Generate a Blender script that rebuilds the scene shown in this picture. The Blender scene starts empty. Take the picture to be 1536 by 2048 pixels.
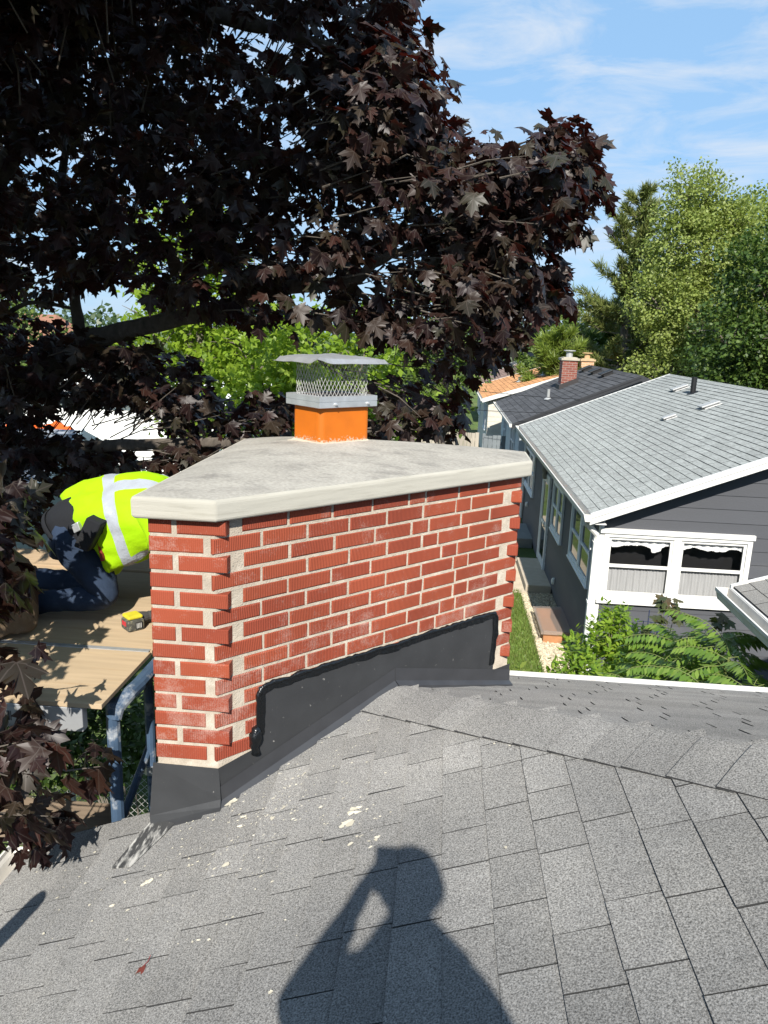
import bpy, bmesh, math, random
import numpy as np
from mathutils import Vector, Matrix
R = math.radians
rng = np.random.default_rng(7)
random.seed(7)

# ------------------------------------------------------------------ camera, sky, sun
scene = bpy.context.scene
PITCH, ROLL, YAW, FPX = R(13.3), R(2.06), R(4.1), 1510.0
FWD = Vector((-math.sin(YAW)*math.cos(PITCH), math.cos(YAW)*math.cos(PITCH), -math.sin(PITCH)))
_r0 = Vector((math.cos(YAW), math.sin(YAW), 0)); _u0 = _r0.cross(FWD)
RIGHT = (_r0*math.cos(ROLL) + _u0*math.sin(ROLL)).normalized()
UP = RIGHT.cross(FWD)
cam_data = bpy.data.cameras.new("camera")
cam_data.sensor_fit = 'VERTICAL'; cam_data.sensor_height = 36.0; cam_data.lens = FPX*36/2048
cam_data.clip_start = 0.05; cam_data.clip_end = 2000
cam = bpy.data.objects.new("camera", cam_data)
scene.collection.objects.link(cam)
cam.matrix_world = Matrix(((RIGHT.x, UP.x, -FWD.x, 0), (RIGHT.y, UP.y, -FWD.y, 0), (RIGHT.z, UP.z, -FWD.z, 0), (0, 0, 0, 1)))
scene.camera = cam

SUN_DIR = Vector((-0.032, 0.796, -0.605)).normalized()     # direction the light travels
world = bpy.data.worlds.new("World"); scene.world = world; world.use_nodes = True
wn, wl = world.node_tree.nodes, world.node_tree.links
wn.clear()
w_out = wn.new('ShaderNodeOutputWorld'); w_bg = wn.new('ShaderNodeBackground')
sky = wn.new('ShaderNodeTexSky'); sky.sky_type = 'NISHITA'; sky.sun_disc = False
sky.sun_elevation = R(37.2); sky.sun_rotation = R(177.7); sky.altitude = 200
sky.air_density = 1.0; sky.dust_density = 0.6; sky.ozone_density = 1.6
tc = wn.new('ShaderNodeTexCoord'); mp = wn.new('ShaderNodeMapping'); mp.inputs['Scale'].default_value = (1.2, 1.2, 4.5)
mp.inputs['Rotation'].default_value = (0.1, 0.25, 0.4)
nz = wn.new('ShaderNodeTexNoise'); nz.inputs['Scale'].default_value = 5.2; nz.inputs['Detail'].default_value = 9; nz.inputs['Roughness'].default_value = 0.62
nz.inputs['Distortion'].default_value = 0.6
nz2 = wn.new('ShaderNodeTexNoise'); nz2.inputs['Scale'].default_value = 1.1; nz2.inputs['Detail'].default_value = 3
cr = wn.new('ShaderNodeMapRange'); cr.inputs['From Min'].default_value = 0.42; cr.inputs['From Max'].default_value = 0.72
cr2 = wn.new('ShaderNodeMapRange'); cr2.inputs['From Min'].default_value = 0.30; cr2.inputs['From Max'].default_value = 0.58
mul = wn.new('ShaderNodeMath'); mul.operation = 'MULTIPLY'
mul2 = wn.new('ShaderNodeMath'); mul2.operation = 'MULTIPLY'; mul2.inputs[1].default_value = 0.85
mix = wn.new('ShaderNodeMix'); mix.data_type = 'RGBA'
mix.inputs['B'].default_value = (6.4, 6.9, 7.6, 1)
wl.new(tc.outputs['Generated'], mp.inputs['Vector']); wl.new(mp.outputs[0], nz.inputs['Vector']); wl.new(tc.outputs['Generated'], nz2.inputs['Vector'])
wl.new(nz.outputs['Fac'], cr.inputs['Value']); wl.new(nz2.outputs['Fac'], cr2.inputs['Value'])
wl.new(cr.outputs[0], mul.inputs[0]); wl.new(cr2.outputs[0], mul.inputs[1]); wl.new(mul.outputs[0], mul2.inputs[0])
wl.new(mul2.outputs[0], mix.inputs['Factor']); wl.new(sky.outputs[0], mix.inputs['A'])
wl.new(mix.outputs['Result'], w_bg.inputs['Color']); wl.new(w_bg.outputs[0], w_out.inputs['Surface'])
haz = wn.new('ShaderNodeMix'); haz.data_type = 'RGBA'; haz.inputs['Factor'].default_value = 0.72; haz.inputs['B'].default_value = (3.1, 5.5, 8.6, 1)
wl.new(sky.outputs[0], haz.inputs['A']); wl.new(haz.outputs['Result'], mix.inputs['A'])
w_bg.inputs['Strength'].default_value = 0.073
sun_data = bpy.data.lights.new("sun", 'SUN'); sun_data.energy = 4.6; sun_data.angle = R(0.53); sun_data.color = (1.0, 0.95, 0.87)
sun = bpy.data.objects.new("sun", sun_data); scene.collection.objects.link(sun)
sun.rotation_euler = SUN_DIR.to_track_quat('-Z', 'Y').to_euler(); sun.location = (0, -20, 20)
scene.view_settings.view_transform = 'Standard'; scene.view_settings.look = 'None'
scene.view_settings.exposure = 0.75; scene.view_settings.gamma = 1.0
scene.render.engine = 'CYCLES'
scene.cycles.max_bounces = 6; scene.cycles.transparent_max_bounces = 12
scene.cycles.use_denoising = True

# ------------------------------------------------------------------ materials
def _new(name):
    m = bpy.data.materials.new(name); m.use_nodes = True
    return m, m.node_tree.nodes, m.node_tree.links, m.node_tree.nodes['Principled BSDF']

def mat(name, col, rough=0.7, spec=0.3, metal=0.0, var=0.12, scale=6.0, bump=0.0, bscale=60.0, island=0.0, fine=0.0, fscale=200.0,
        col2=None, c2scale=3.0, c2lo=0.5, c2hi=0.7, detail=5, stretch=(1, 1, 1)):
    """general procedural surface: colour x (soft noise variation) x (per-piece variation) x (fine speckle), optional second colour patches"""
    m, n, l, b = _new(name)
    b.inputs['Roughness'].default_value = rough; b.inputs['Specular IOR Level'].default_value = spec; b.inputs['Metallic'].default_value = metal; b.inputs['Diffuse Roughness'].default_value = 1.0 if rough > 0.9 else 0.3
    t = n.new('ShaderNodeTexCoord'); mpn = n.new('ShaderNodeMapping'); mpn.inputs['Scale'].default_value = stretch
    l.new(t.outputs['Object'], mpn.inputs['Vector']); src = mpn.outputs[0]
    a = n.new('ShaderNodeTexNoise'); a.inputs['Scale'].default_value = scale; a.inputs['Detail'].default_value = detail
    l.new(src, a.inputs['Vector'])
    r = n.new('ShaderNodeMapRange'); r.inputs['From Min'].default_value = 0.25; r.inputs['From Max'].default_value = 0.75
    r.inputs['To Min'].default_value = 1-var; r.inputs['To Max'].default_value = 1+var
    l.new(a.outputs['Fac'], r.inputs['Value']); fac = r.outputs[0]
    def times(x, y):
        q = n.new('ShaderNodeMath'); q.operation = 'MULTIPLY'; l.new(x, q.inputs[0]); l.new(y, q.inputs[1]); return q.outputs[0]
    if island:
        g = n.new('ShaderNodeNewGeometry'); r2 = n.new('ShaderNodeMapRange')
        r2.inputs['To Min'].default_value = 1-island; r2.inputs['To Max'].default_value = 1+island
        l.new(g.outputs['Random Per Island'], r2.inputs['Value']); fac = times(fac, r2.outputs[0])
    if fine:
        f = n.new('ShaderNodeTexNoise'); f.inputs['Scale'].default_value = fscale; f.inputs['Detail'].default_value = 2
        l.new(src, f.inputs['Vector'])
        r3 = n.new('ShaderNodeMapRange'); r3.inputs['From Min'].default_value = 0.3; r3.inputs['From Max'].default_value = 0.7
        r3.inputs['To Min'].default_value = 1-fine; r3.inputs['To Max'].default_value = 1+fine
        l.new(f.outputs['Fac'], r3.inputs['Value']); fac = times(fac, r3.outputs[0])
    base = None
    if col2:
        p = n.new('ShaderNodeTexNoise'); p.inputs['Scale'].default_value = c2scale; p.inputs['Detail'].default_value = 8; p.inputs['Roughness'].default_value = 0.65
        l.new(src, p.inputs['Vector'])
        r4 = n.new('ShaderNodeMapRange'); r4.inputs['From Min'].default_value = c2lo; r4.inputs['From Max'].default_value = c2hi
        l.new(p.outputs['Fac'], r4.inputs['Value'])
        mx = n.new('ShaderNodeMix'); mx.data_type = 'RGBA'; mx.inputs['A'].default_value = (*col, 1); mx.inputs['B'].default_value = (*col2, 1)
        l.new(r4.outputs[0], mx.inputs['Factor']); base = mx.outputs['Result']
    vm = n.new('ShaderNodeVectorMath'); vm.operation = 'SCALE'
    if base is None: vm.inputs[0].default_value = col
    else: l.new(base, vm.inputs[0])
    l.new(fac, vm.inputs['Scale']); l.new(vm.outputs[0], b.inputs['Base Color'])
    if bump:
        bn = n.new('ShaderNodeTexNoise'); bn.inputs['Scale'].default_value = bscale; bn.inputs['Detail'].default_value = 4
        l.new(src, bn.inputs['Vector'])
        bp = n.new('ShaderNodeBump'); bp.inputs['Strength'].default_value = bump; bp.inputs['Distance'].default_value = 0.01
        l.new(bn.outputs['Fac'], bp.inputs['Height']); l.new(bp.outputs[0], b.inputs['Normal'])
    return m

def leafmat(name, cols, trans=(0.2, 0.3, 0.03), tw=0.35, rough=0.45, spec=0.4, veins=False, vein_col=(0.1, 0.1, 0.07)):
    """leaf: a colour per leaf from a ramp, some light let through"""
    m, n, l, b = _new(name)
    out = n['Material Output']
    g = n.new('ShaderNodeNewGeometry'); rp = n.new('ShaderNodeValToRGB')
    rp.color_ramp.elements[0].color = (*cols[0], 1); rp.color_ramp.elements[1].color = (*cols[-1], 1)
    for i, c in enumerate(cols[1:-1]):
        e = rp.color_ramp.elements.new((i+1)/(len(cols)-1)); e.color = (*c, 1)
    l.new(g.outputs['Random Per Island'], rp.inputs['Fac']); colout = rp.outputs['Color']
    b.inputs['Roughness'].default_value = rough; b.inputs['Specular IOR Level'].default_value = spec
    if veins:
        uv = n.new('ShaderNodeUVMap'); sp = n.new('ShaderNodeSeparateXYZ'); l.new(uv.outputs[0], sp.inputs[0])
        def M(op, a, bb=None):
            q = n.new('ShaderNodeMath'); q.operation = op
            for i, v in enumerate((a, bb)):
                if v is None: continue
                if isinstance(v, (int, float)): q.inputs[i].default_value = v
                else: l.new(v, q.inputs[i])
            return q.outputs[0]
        ax = M('ABSOLUTE', sp.outputs['X']); y = sp.outputs['Y']
        ds = [ax]
        for dx, dy in ((0.81, 0.58), (0.995, -0.09)):
            ds.append(M('ABSOLUTE', M('SUBTRACT', M('MULTIPLY', ax, dy), M('MULTIPLY', y, dx))))
        d = M('MINIMUM', M('MINIMUM', ds[0], ds[1]), ds[2])
        mr = n.new('ShaderNodeMapRange'); mr.inputs['From Min'].default_value = 0.006; mr.inputs['From Max'].default_value = 0.022
        mr.inputs['To Min'].default_value = 0.75; mr.inputs['To Max'].default_value = 0.0
        l.new(d, mr.inputs['Value'])
        mx = n.new('ShaderNodeMix'); mx.data_type = 'RGBA'; mx.inputs['B'].default_value = (*vein_col, 1)
        l.new(mr.outputs[0], mx.inputs['Factor']); l.new(colout, mx.inputs['A']); colout = mx.outputs['Result']
        bp = n.new('ShaderNodeBump'); bp.inputs['Strength'].default_value = 0.5; bp.inputs['Distance'].default_value = 0.004
        l.new(d, bp.inputs['Height']); l.new(bp.outputs[0], b.inputs['Normal'])
    l.new(colout, b.inputs['Base Color'])
    tr = n.new('ShaderNodeBsdfTranslucent'); tr.inputs['Color'].default_value = (*trans, 1)
    mxs = n.new('ShaderNodeMixShader'); mxs.inputs[0].default_value = tw
    l.new(b.outputs[0], mxs.inputs[1]); l.new(tr.outputs[0], mxs.inputs[2]); l.new(mxs.outputs[0], out.inputs['Surface'])
    return m

def brickmat(name, col, colb, ribs=True):
    """pressed brick: ribs along the face (from UV metres), per-brick tint, pale efflorescence smears"""
    m, n, l, b = _new(name)
    b.inputs['Roughness'].default_value = 0.8; b.inputs['Specular IOR Level'].default_value = 0.2
    uv = n.new('ShaderNodeUVMap'); t = n.new('ShaderNodeTexCoord'); g = n.new('ShaderNodeNewGeometry')
    mx = n.new('ShaderNodeMix'); mx.data_type = 'RGBA'; mx.inputs['A'].default_value = (*col, 1); mx.inputs['B'].default_value = (*colb, 1)
    l.new(g.outputs['Random Per Island'], mx.inputs['Factor'])
    ns = n.new('ShaderNodeTexNoise'); ns.inputs['Scale'].default_value = 7; ns.inputs['Detail'].default_value = 9; ns.inputs['Roughness'].default_value = 0.68
    l.new(t.outputs['Object'], ns.inputs['Vector'])
    ns2 = n.new('ShaderNodeTexNoise'); ns2.inputs['Scale'].default_value = 190; ns2.inputs['Detail'].default_value = 3
    l.new(t.outputs['Object'], ns2.inputs['Vector'])
    ad = n.new('ShaderNodeMath'); ad.operation = 'MULTIPLY_ADD'; ad.inputs[1].default_value = 0.45; l.new(ns2.outputs['Fac'], ad.inputs[0]); l.new(ns.outputs['Fac'], ad.inputs[2])
    mr = n.new('ShaderNodeMapRange'); mr.inputs['From Min'].default_value = 0.79; mr.inputs['From Max'].default_value = 1.02; mr.inputs['To Max'].default_value = 0.65
    sz = n.new('ShaderNodeSeparateXYZ'); l.new(t.outputs['Object'], sz.inputs[0])
    hz = n.new('ShaderNodeMapRange'); hz.inputs['From Min'].default_value = 4.12; hz.inputs['From Max'].default_value = 3.72; hz.inputs['To Max'].default_value = 0.085; l.new(sz.outputs['Z'], hz.inputs['Value'])
    a3 = n.new('ShaderNodeMath'); a3.operation = 'ADD'; l.new(ad.outputs[0], a3.inputs[0]); l.new(hz.outputs[0], a3.inputs[1]); l.new(a3.outputs[0], mr.inputs['Value'])
    mx2 = n.new('ShaderNodeMix'); mx2.data_type = 'RGBA'; mx2.inputs['B'].default_value = (0.46, 0.30, 0.25, 1)
    l.new(mr.outputs[0], mx2.inputs['Factor']); l.new(mx.outputs['Result'], mx2.inputs['A'])
    wv = n.new('ShaderNodeTexWave'); wv.wave_type = 'BANDS'; wv.bands_direction = 'X'; wv.inputs['Scale'].default_value = 42; wv.inputs['Distortion'].default_value = 0.5
    wv.inputs['Detail'].default_value = 1.5
    l.new(uv.outputs[0], wv.inputs['Vector'])
    dk = n.new('ShaderNodeMapRange'); dk.inputs['To Min'].default_value = 0.80; dk.inputs['To Max'].default_value = 1.08
    l.new(wv.outputs['Fac'], dk.inputs['Value'])
    ri = n.new('ShaderNodeMapRange'); ri.inputs['To Min'].default_value = 0.15; l.new(g.outputs['Random Per Island'], ri.inputs['Value'])
    rm = n.new('ShaderNodeMix'); rm.inputs['A'].default_value = 0.96; l.new(ri.outputs[0], rm.inputs['Factor']); l.new(dk.outputs[0], rm.inputs['B'])
    lw = n.new('ShaderNodeTexNoise'); lw.inputs['Scale'].default_value = 3.0; lw.inputs['Detail'].default_value = 4; l.new(t.outputs['Object'], lw.inputs['Vector'])
    lr = n.new('ShaderNodeMapRange'); lr.inputs['From Min'].default_value = 0.3; lr.inputs['From Max'].default_value = 0.7; lr.inputs['To Min'].default_value = 0.86; lr.inputs['To Max'].default_value = 1.12; l.new(lw.outputs['Fac'], lr.inputs['Value'])
    rl = n.new('ShaderNodeMath'); rl.operation = 'MULTIPLY'; l.new(rm.outputs['Result'], rl.inputs[0]); l.new(lr.outputs[0], rl.inputs[1])
    vm = n.new('ShaderNodeVectorMath'); vm.operation = 'SCALE'; l.new(mx2.outputs['Result'], vm.inputs[0]); l.new(rl.outputs[0], vm.inputs['Scale'])
    l.new(vm.outputs[0], b.inputs['Base Color'])
    h = n.new('ShaderNodeMath'); h.operation = 'MULTIPLY_ADD'; h.inputs[1].default_value = 0.5; l.new(ns2.outputs['Fac'], h.inputs[0]); l.new(wv.outputs['Fac'], h.inputs[2])
    bp = n.new('ShaderNodeBump'); bp.inputs['Strength'].default_value = 0.55; bp.inputs['Distance'].default_value = 0.003
    l.new(h.outputs[0], bp.inputs['Height']); l.new(bp.outputs[0], b.inputs['Normal'])
    return m

def glassmat(name, tint=(0.02, 0.025, 0.03), seethrough=0.0):
    m, n, l, b = _new(name)
    b.inputs['Base Color'].default_value = (*tint, 1); b.inputs['Roughness'].default_value = 0.03; b.inputs['Specular IOR Level'].default_value = 0.6
    if seethrough:
        out = n['Material Output']; tr = n.new('ShaderNodeBsdfTransparent'); gl = n.new('ShaderNodeBsdfGlossy'); gl.inputs['Roughness'].default_value = 0.02
        fr = n.new('ShaderNodeFresnel'); fr.inputs['IOR'].default_value = 1.5
        mx = n.new('ShaderNodeMixShader'); l.new(fr.outputs[0], mx.inputs[0]); l.new(tr.outputs[0], mx.inputs[1]); l.new(gl.outputs[0], mx.inputs[2])
        l.new(mx.outputs[0], out.inputs['Surface'])
    return m

# ------------------------------------------------------------------ mesh helpers
ORIGIN = {}
class MB:
    def __init__(s): s.v = []; s.f = []; s.mi = []; s.uv = []
    def quad(s, a, b, c, d, mi=0, uv=None): s.poly((a, b, c, d), mi, uv)
    def poly(s, pts, mi=0, uv=None):
        k = len(s.v); s.v += [tuple(p) for p in pts]; s.f.append(tuple(range(k, k+len(pts)))); s.mi.append(mi); s.uv.append(uv)
    def mesh(s, vs, fs, mi=0):
        k = len(s.v); s.v += [tuple(p) for p in vs]
        for f in fs: s.f.append(tuple(k+i for i in f)); s.mi.append(mi); s.uv.append(None)
    def obox(s, o, a, b, c, mi=0):
        """box from corner o with edge vectors a, b, c"""
        o, a, b, c = (Vector(x) for x in (o, a, b, c))
        if a.cross(b).dot(c) < 0: a, b = b, a
        p = [o, o+a, o+a+b, o+b, o+c, o+a+c, o+a+b+c, o+b+c]
        s.mesh(p, [(0, 3, 2, 1), (4, 5, 6, 7), (0, 1, 5, 4), (1, 2, 6, 5), (2, 3, 7, 6), (3, 0, 4, 7)], mi)
    def box(s, x0, x1, y0, y1, z0, z1, mi=0): s.obox((x0, y0, z0), (x1-x0, 0, 0), (0, y1-y0, 0), (0, 0, z1-z0), mi)
    def prism(s, pts, z0, z1, mi=0):
        """pts counter-clockwise from above; z0/z1 numbers or lists"""
        n = len(pts); lo = [z0]*n if not isinstance(z0, (list, tuple)) else z0; hi = [z1]*n if not isinstance(z1, (list, tuple)) else z1
        vs = [(p[0], p[1], lo[i]) for i, p in enumerate(pts)]+[(p[0], p[1], hi[i]) for i, p in enumerate(pts)]
        fs = [tuple(range(n-1, -1, -1)), tuple(range(n, 2*n))]+[(i, (i+1) % n, n+(i+1) % n, n+i) for i in range(n)]
        s.mesh(vs, fs, mi)
    def tube(s, pts, radii, seg=8, mi=0, cap=True):
        pts = [Vector(p) for p in pts]; n = len(pts)
        if isinstance(radii, (int, float)): radii = [radii]*n
        vs, fs = [], []
        ref = None
        for i, p in enumerate(pts):
            t = (pts[min(i+1, n-1)]-pts[max(i-1, 0)]).normalized()
            if ref is None:
                ref = Vector((0, 0, 1)) if abs(t.z) < 0.9 else Vector((1, 0, 0))
            a = (ref-t*ref.dot(t)).normalized(); bb = t.cross(a); ref = a
            for k in range(seg):
                an = 2*math.pi*k/seg; vs.append(p+(a*math.cos(an)+bb*math.sin(an))*radii[i])
        for i in range(n-1):
            for k in range(seg):
                fs.append((i*seg+k, i*seg+(k+1) % seg, (i+1)*seg+(k+1) % seg, (i+1)*seg+k))
        if cap: fs += [tuple(range(seg-1, -1, -1)), tuple(range((n-1)*seg, n*seg))]
        s.mesh(vs, fs, mi)
    def loft(s, rings, mi=None, cap=True):
        n = len(rings[0]); vs = [p for r in rings for p in r]; k = len(s.v); s.v += [tuple(p) for p in vs]
        for i in range(len(rings)-1):
            for j in range(n):
                s.f.append((k+i*n+j, k+i*n+(j+1) % n, k+(i+1)*n+(j+1) % n, k+(i+1)*n+j)); s.mi.append(mi[i] if isinstance(mi, (list, tuple)) else (mi or 0)); s.uv.append(None)
        if cap:
            s.f.append(tuple(k+j for j in range(n-1, -1, -1))); s.mi.append(0); s.uv.append(None)
            s.f.append(tuple(k+(len(rings)-1)*n+j for j in range(n))); s.mi.append(0); s.uv.append(None)

def _link(o, parent):
    scene.collection.objects.link(o)
    if parent is not None:
        o.parent = parent; ORIGIN[o.name] = ORIGIN[parent.name]
    else: ORIGIN[o.name] = Vector(o.location)
    return o

def thing(name, label, cat, loc=(0, 0, 0), group=None):
    o = bpy.data.objects.new(name, None); o.location = loc; o.empty_display_size = 0.2
    _link(o, None); o['label'] = label; o['category'] = cat
    if group: o['group'] = group
    return o
def tag(o, label=None, cat=None, group=None, kind=None):
    for k, v in (('label', label), ('category', cat), ('group', group), ('kind', kind)):
        if v: o[k] = v
    return o
def obj(name, mb, mats, parent=None, smooth=False, label=None, bevel=0.0, loc=None, auto=None):
    """one mesh object; mb vertices in world metres"""
    me = bpy.data.meshes.new(name)
    org = ORIGIN[parent.name] if parent is not None else Vector(loc or (0, 0, 0))
    vs = np.array([tuple(p) for p in mb.v], dtype=np.float64).reshape(-1, 3)-np.array(org)
    me.from_pydata(vs.tolist(), [], mb.f)
    for m_ in (mats if isinstance(mats, (list, tuple)) else [mats]): me.materials.append(m_)
    me.polygons.foreach_set('material_index', mb.mi)
    if any(u is not None for u in mb.uv):
        uvl = me.uv_layers.new(name='UVMap'); k = 0
        for pi, p in enumerate(me.polygons):
            u = mb.uv[pi]
            for j, li in enumerate(p.loop_indices):
                uvl.data[li].uv = u[j] if u else (0, 0)
    if smooth: me.polygons.foreach_set('use_smooth', [True]*len(me.polygons))
    me.update()
    o = bpy.data.objects.new(name, me)
    if parent is None: o.location = org
    _link(o, parent)
    if label: o['label'] = label
    if bevel:
        b = o.modifiers.new('bevel', 'BEVEL'); b.width = bevel; b.segments = 2; b.limit_method = 'ANGLE'; b.angle_limit = R(40)
    return o
def np_obj(name, V, F, m, parent=None, uv=None, smooth=False, loc=None):
    """fast mesh: V (n,3) world, F (m,k) one polygon size"""
    org = np.array(ORIGIN[parent.name] if parent is not None else (loc or (0, 0, 0)))
    me = bpy.data.meshes.new(name); V = (V-org).astype(np.float32); F = F.astype(np.int32); k = F.shape[1]
    me.vertices.add(len(V)); me.vertices.foreach_set('co', V.ravel())
    me.loops.add(F.size); me.loops.foreach_set('vertex_index', F.ravel())
    me.polygons.add(len(F)); me.polygons.foreach_set('loop_start', np.arange(0, F.size, k, dtype=np.int32))
    me.polygons.foreach_set('loop_total', np.full(len(F), k, dtype=np.int32))
    if smooth: me.polygons.foreach_set('use_smooth', np.ones(len(F), dtype=bool))
    me.materials.append(m)
    if uv is not None:
        l = me.uv_layers.new(name='UVMap'); l.data.foreach_set('uv', uv[F.ravel()].astype(np.float32).ravel())
    me.update(calc_edges=True); me.validate()
    o = bpy.data.objects.new(name, me)
    if parent is None: o.location = tuple(org)
    return _link(o, parent)
def unit(v): return v/np.maximum(np.linalg.norm(v, axis=-1, keepdims=True), 1e-9)
def skin(name, verts, edges, radii, m, parent, sub=2, root=0, label=None):
    """continuous figure grown round a skeleton"""
    me = bpy.data.meshes.new(name); org = ORIGIN[parent.name]
    me.from_pydata([tuple(Vector(v)-org) for v in verts], edges, [])
    me.materials.append(m)
    o = bpy.data.objects.new(name, me); _link(o, parent)
    sk = o.modifiers.new('skin', 'SKIN'); sk.use_smooth_shade = True
    sv = me.skin_vertices[0].data if me.skin_vertices else None
    if sv is None:
        me.skin_vertices_add() if hasattr(me, 'skin_vertices_add') else None
        sv = me.skin_vertices[0].data
    for i, r in enumerate(radii):
        sv[i].radius = (r, r) if isinstance(r, (int, float)) else r
        sv[i].use_root = (i == root)
    ss = o.modifiers.new('subsurf', 'SUBSURF'); ss.levels = sub; ss.render_levels = sub
    if label: o['label'] = label
    return o

# ------------------------------------------------------------------ shared materials
M_shingle = mat('grey_shingle', (0.163, 0.160, 0.154), rough=0.95, spec=0.15, var=0.10, scale=2.2, island=0.11, fine=0.6, fscale=230, bump=0.5, bscale=380,
                col2=(0.205, 0.199, 0.187), c2scale=1.3, c2lo=0.45, c2hi=0.7)
M_felt = mat('roof_felt', (0.03, 0.03, 0.03), rough=0.95)
M_white = mat('white_trim', (0.66, 0.655, 0.63), rough=0.55, var=0.03, scale=3)
M_white_dirty = mat('white_gutter', (0.62, 0.60, 0.56), rough=0.6, var=0.10, scale=9, col2=(0.42, 0.38, 0.32), c2scale=14, c2lo=0.58, c2hi=0.75)
M_beige = mat('beige_siding', (0.5, 0.46, 0.38), rough=0.7)
M_flash = mat('dark_flashing', (0.035, 0.036, 0.038), rough=0.5, spec=0.45, var=0.15, scale=7, col2=(0.26, 0.25, 0.23), c2scale=42, c2lo=0.665, c2hi=0.72, bump=0.25, bscale=9)
M_seal = mat('black_sealant', (0.006, 0.007, 0.008), rough=0.28, spec=0.6, bump=0.6, bscale=45)
M_mortar = mat('cream_mortar', (0.385, 0.335, 0.27), rough=0.95, var=0.14, scale=25, bump=0.7, bscale=160, col2=(0.46, 0.42, 0.355), c2scale=18)
M_brick = brickmat('red_brick', (0.335, 0.076, 0.037), (0.265, 0.056, 0.031))
M_conc = mat('cap_concrete', (0.325, 0.308, 0.272), rough=0.85, var=0.12, scale=4, bump=0.35, bscale=90, col2=(0.17, 0.16, 0.145), c2scale=5.5, c2lo=0.50, c2hi=0.76, stretch=(1.0, 1.5, 1), fine=0.16, fscale=70)
M_conc_edge = mat('cap_edge', (0.40, 0.38, 0.325), rough=0.8, var=0.09, scale=3, stretch=(1.3, 1.3, 22), bump=0.2, bscale=30, col2=(0.31, 0.29, 0.24), c2scale=3.5, c2lo=0.55, c2hi=0.75)
M_galv = mat('galvanised', (0.55, 0.56, 0.57), rough=0.42, metal=0.65, var=0.15, scale=14, bump=0.12, bscale=12)
M_ply = mat('plywood', (0.40, 0.305, 0.195), rough=0.8, var=0.14, scale=4, stretch=(0.7, 9, 1), col2=(0.38, 0.25, 0.13), c2scale=3, c2lo=0.56, c2hi=0.8)
M_plank = mat('old_plank', (0.40, 0.29, 0.18), rough=0.85, var=0.2, scale=5, stretch=(0.6, 8, 1))
M_bluepaint = mat('scaffold_blue', (0.05, 0.085, 0.14), rough=0.5, spec=0.4, var=0.2, scale=14, col2=(0.34, 0.36, 0.38), c2scale=11, c2lo=0.54, c2hi=0.68)
M_bark = mat('maple_bark', (0.10, 0.085, 0.07), rough=0.95, var=0.35, scale=22, bump=1.0, bscale=55, stretch=(1, 1, 0.5))
M_bark2 = mat('grey_bark', (0.16, 0.14, 0.115), rough=0.95, var=0.3, scale=12, bump=0.8, bscale=40)
M_black = mat('black_plastic', (0.012, 0.012, 0.013), rough=0.5, spec=0.4)

# ------------------------------------------------------------------ shingled surfaces
def shingles(mb, O, U, S, rows, expo, span, tab=(0.2, 0.34), gap=0.003, lift=0.006, stagger=None, rowstart=0.0):
    """O point on the eave line, U unit along the eave, S unit up the slope; span(row) -> list of (u0, u1)"""
    O, U, S = Vector(O), Vector(U), Vector(S); N = U.cross(S)
    if N.z < 0: N = -N
    for i in range(rows):
        s0 = i*expo; s1 = s0+expo+0.02
        for (a, b) in span(s0+expo*0.5):
            if b-a < 0.01: continue
            u = a - (random.random()*tab[1] if stagger is None else (stagger*(i % 2)))
            while u < b:
                w = random.uniform(*tab)
                x0, x1 = max(u, a), min(u+w-gap, b)
                u += w
                if x1-x0 < 0.004: continue
                h = lift*random.uniform(0.8, 1.25); hb = 0.0012
                j = random.uniform(-0.002, 0.002)
                p0 = O+U*x0+S*(s0+j)+N*h; p1 = O+U*x1+S*(s0+j)+N*h; p2 = O+U*x1+S*s1+N*hb; p3 = O+U*x0+S*s1+N*hb
                q0 = p0-N*(h-0.0004); q1 = p1-N*(h-0.0004)
                mb.mesh([p0, p1, p2, p3, q0, q1], [(0, 1, 2, 3)]); k = len(mb.v)-6
                for f in ((4, 5, 1, 0), (4, 0, 3), (5, 2, 1)): mb.f.append(tuple(k+q for q in f)); mb.mi.append(1); mb.uv.append(None)

# ------------------------------------------------------------------ ground
GZ = -5.1
M_lawn = mat('lawn_ground', (0.055, 0.085, 0.022), rough=1.0, var=0.35, scale=1.6, fine=0.35, fscale=40, col2=(0.10, 0.105, 0.04), c2scale=0.6, bump=0.5, bscale=40)
g = MB(); g.quad((-600, -600, GZ), (600, -600, GZ), (600, 900, GZ), (-600, 900, GZ))
tag(obj('ground', g, M_lawn), kind='structure')

# ------------------------------------------------------------------ own house with the hip roof
SL = 0.395
KX, KY, KZ = -0.154, 3.1, -1.543
HIP = KX+KY
def zA(x): return KZ+SL*(x-KX)
def zB(y): return KZ-SL*(y-KY)
EX, EY = -1.581, 4.47
house = thing('house', 'low house with grey shingle hip roof running round the red brick chimney', 'house', (1.5, -1, GZ))
CS = 1/math.sqrt(1+SL*SL)
RIDX = 2.65
def spanA(s):
    x = EX+s*CS
    top = HIP-x
    if x < -1.02: return [(-9.0, 2.60)]
    if x < -0.2: return [(-9.0, min(top, 2.62+max(0, x+1.02)*0.9+0.35))]
    return [(-9.0, top)]
deck = MB()
ZE = zA(EX)
deck.poly([(EX, -9, ZE), (RIDX, -9, zA(RIDX)), (RIDX, HIP-RIDX, zA(RIDX)), (-0.95, HIP+0.95, zA(-0.95)), (-1.0, 2.61, zA(-1.0)), (EX, 2.61, ZE)])
deck.poly([(-0.95, HIP+0.95, zA(-0.95)), (RIDX, HIP-RIDX, zA(RIDX)), (8.0, HIP-RIDX, zB(HIP-RIDX)), (8.0, EY, zB(EY)), (0.2, EY, zB(EY))])
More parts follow.
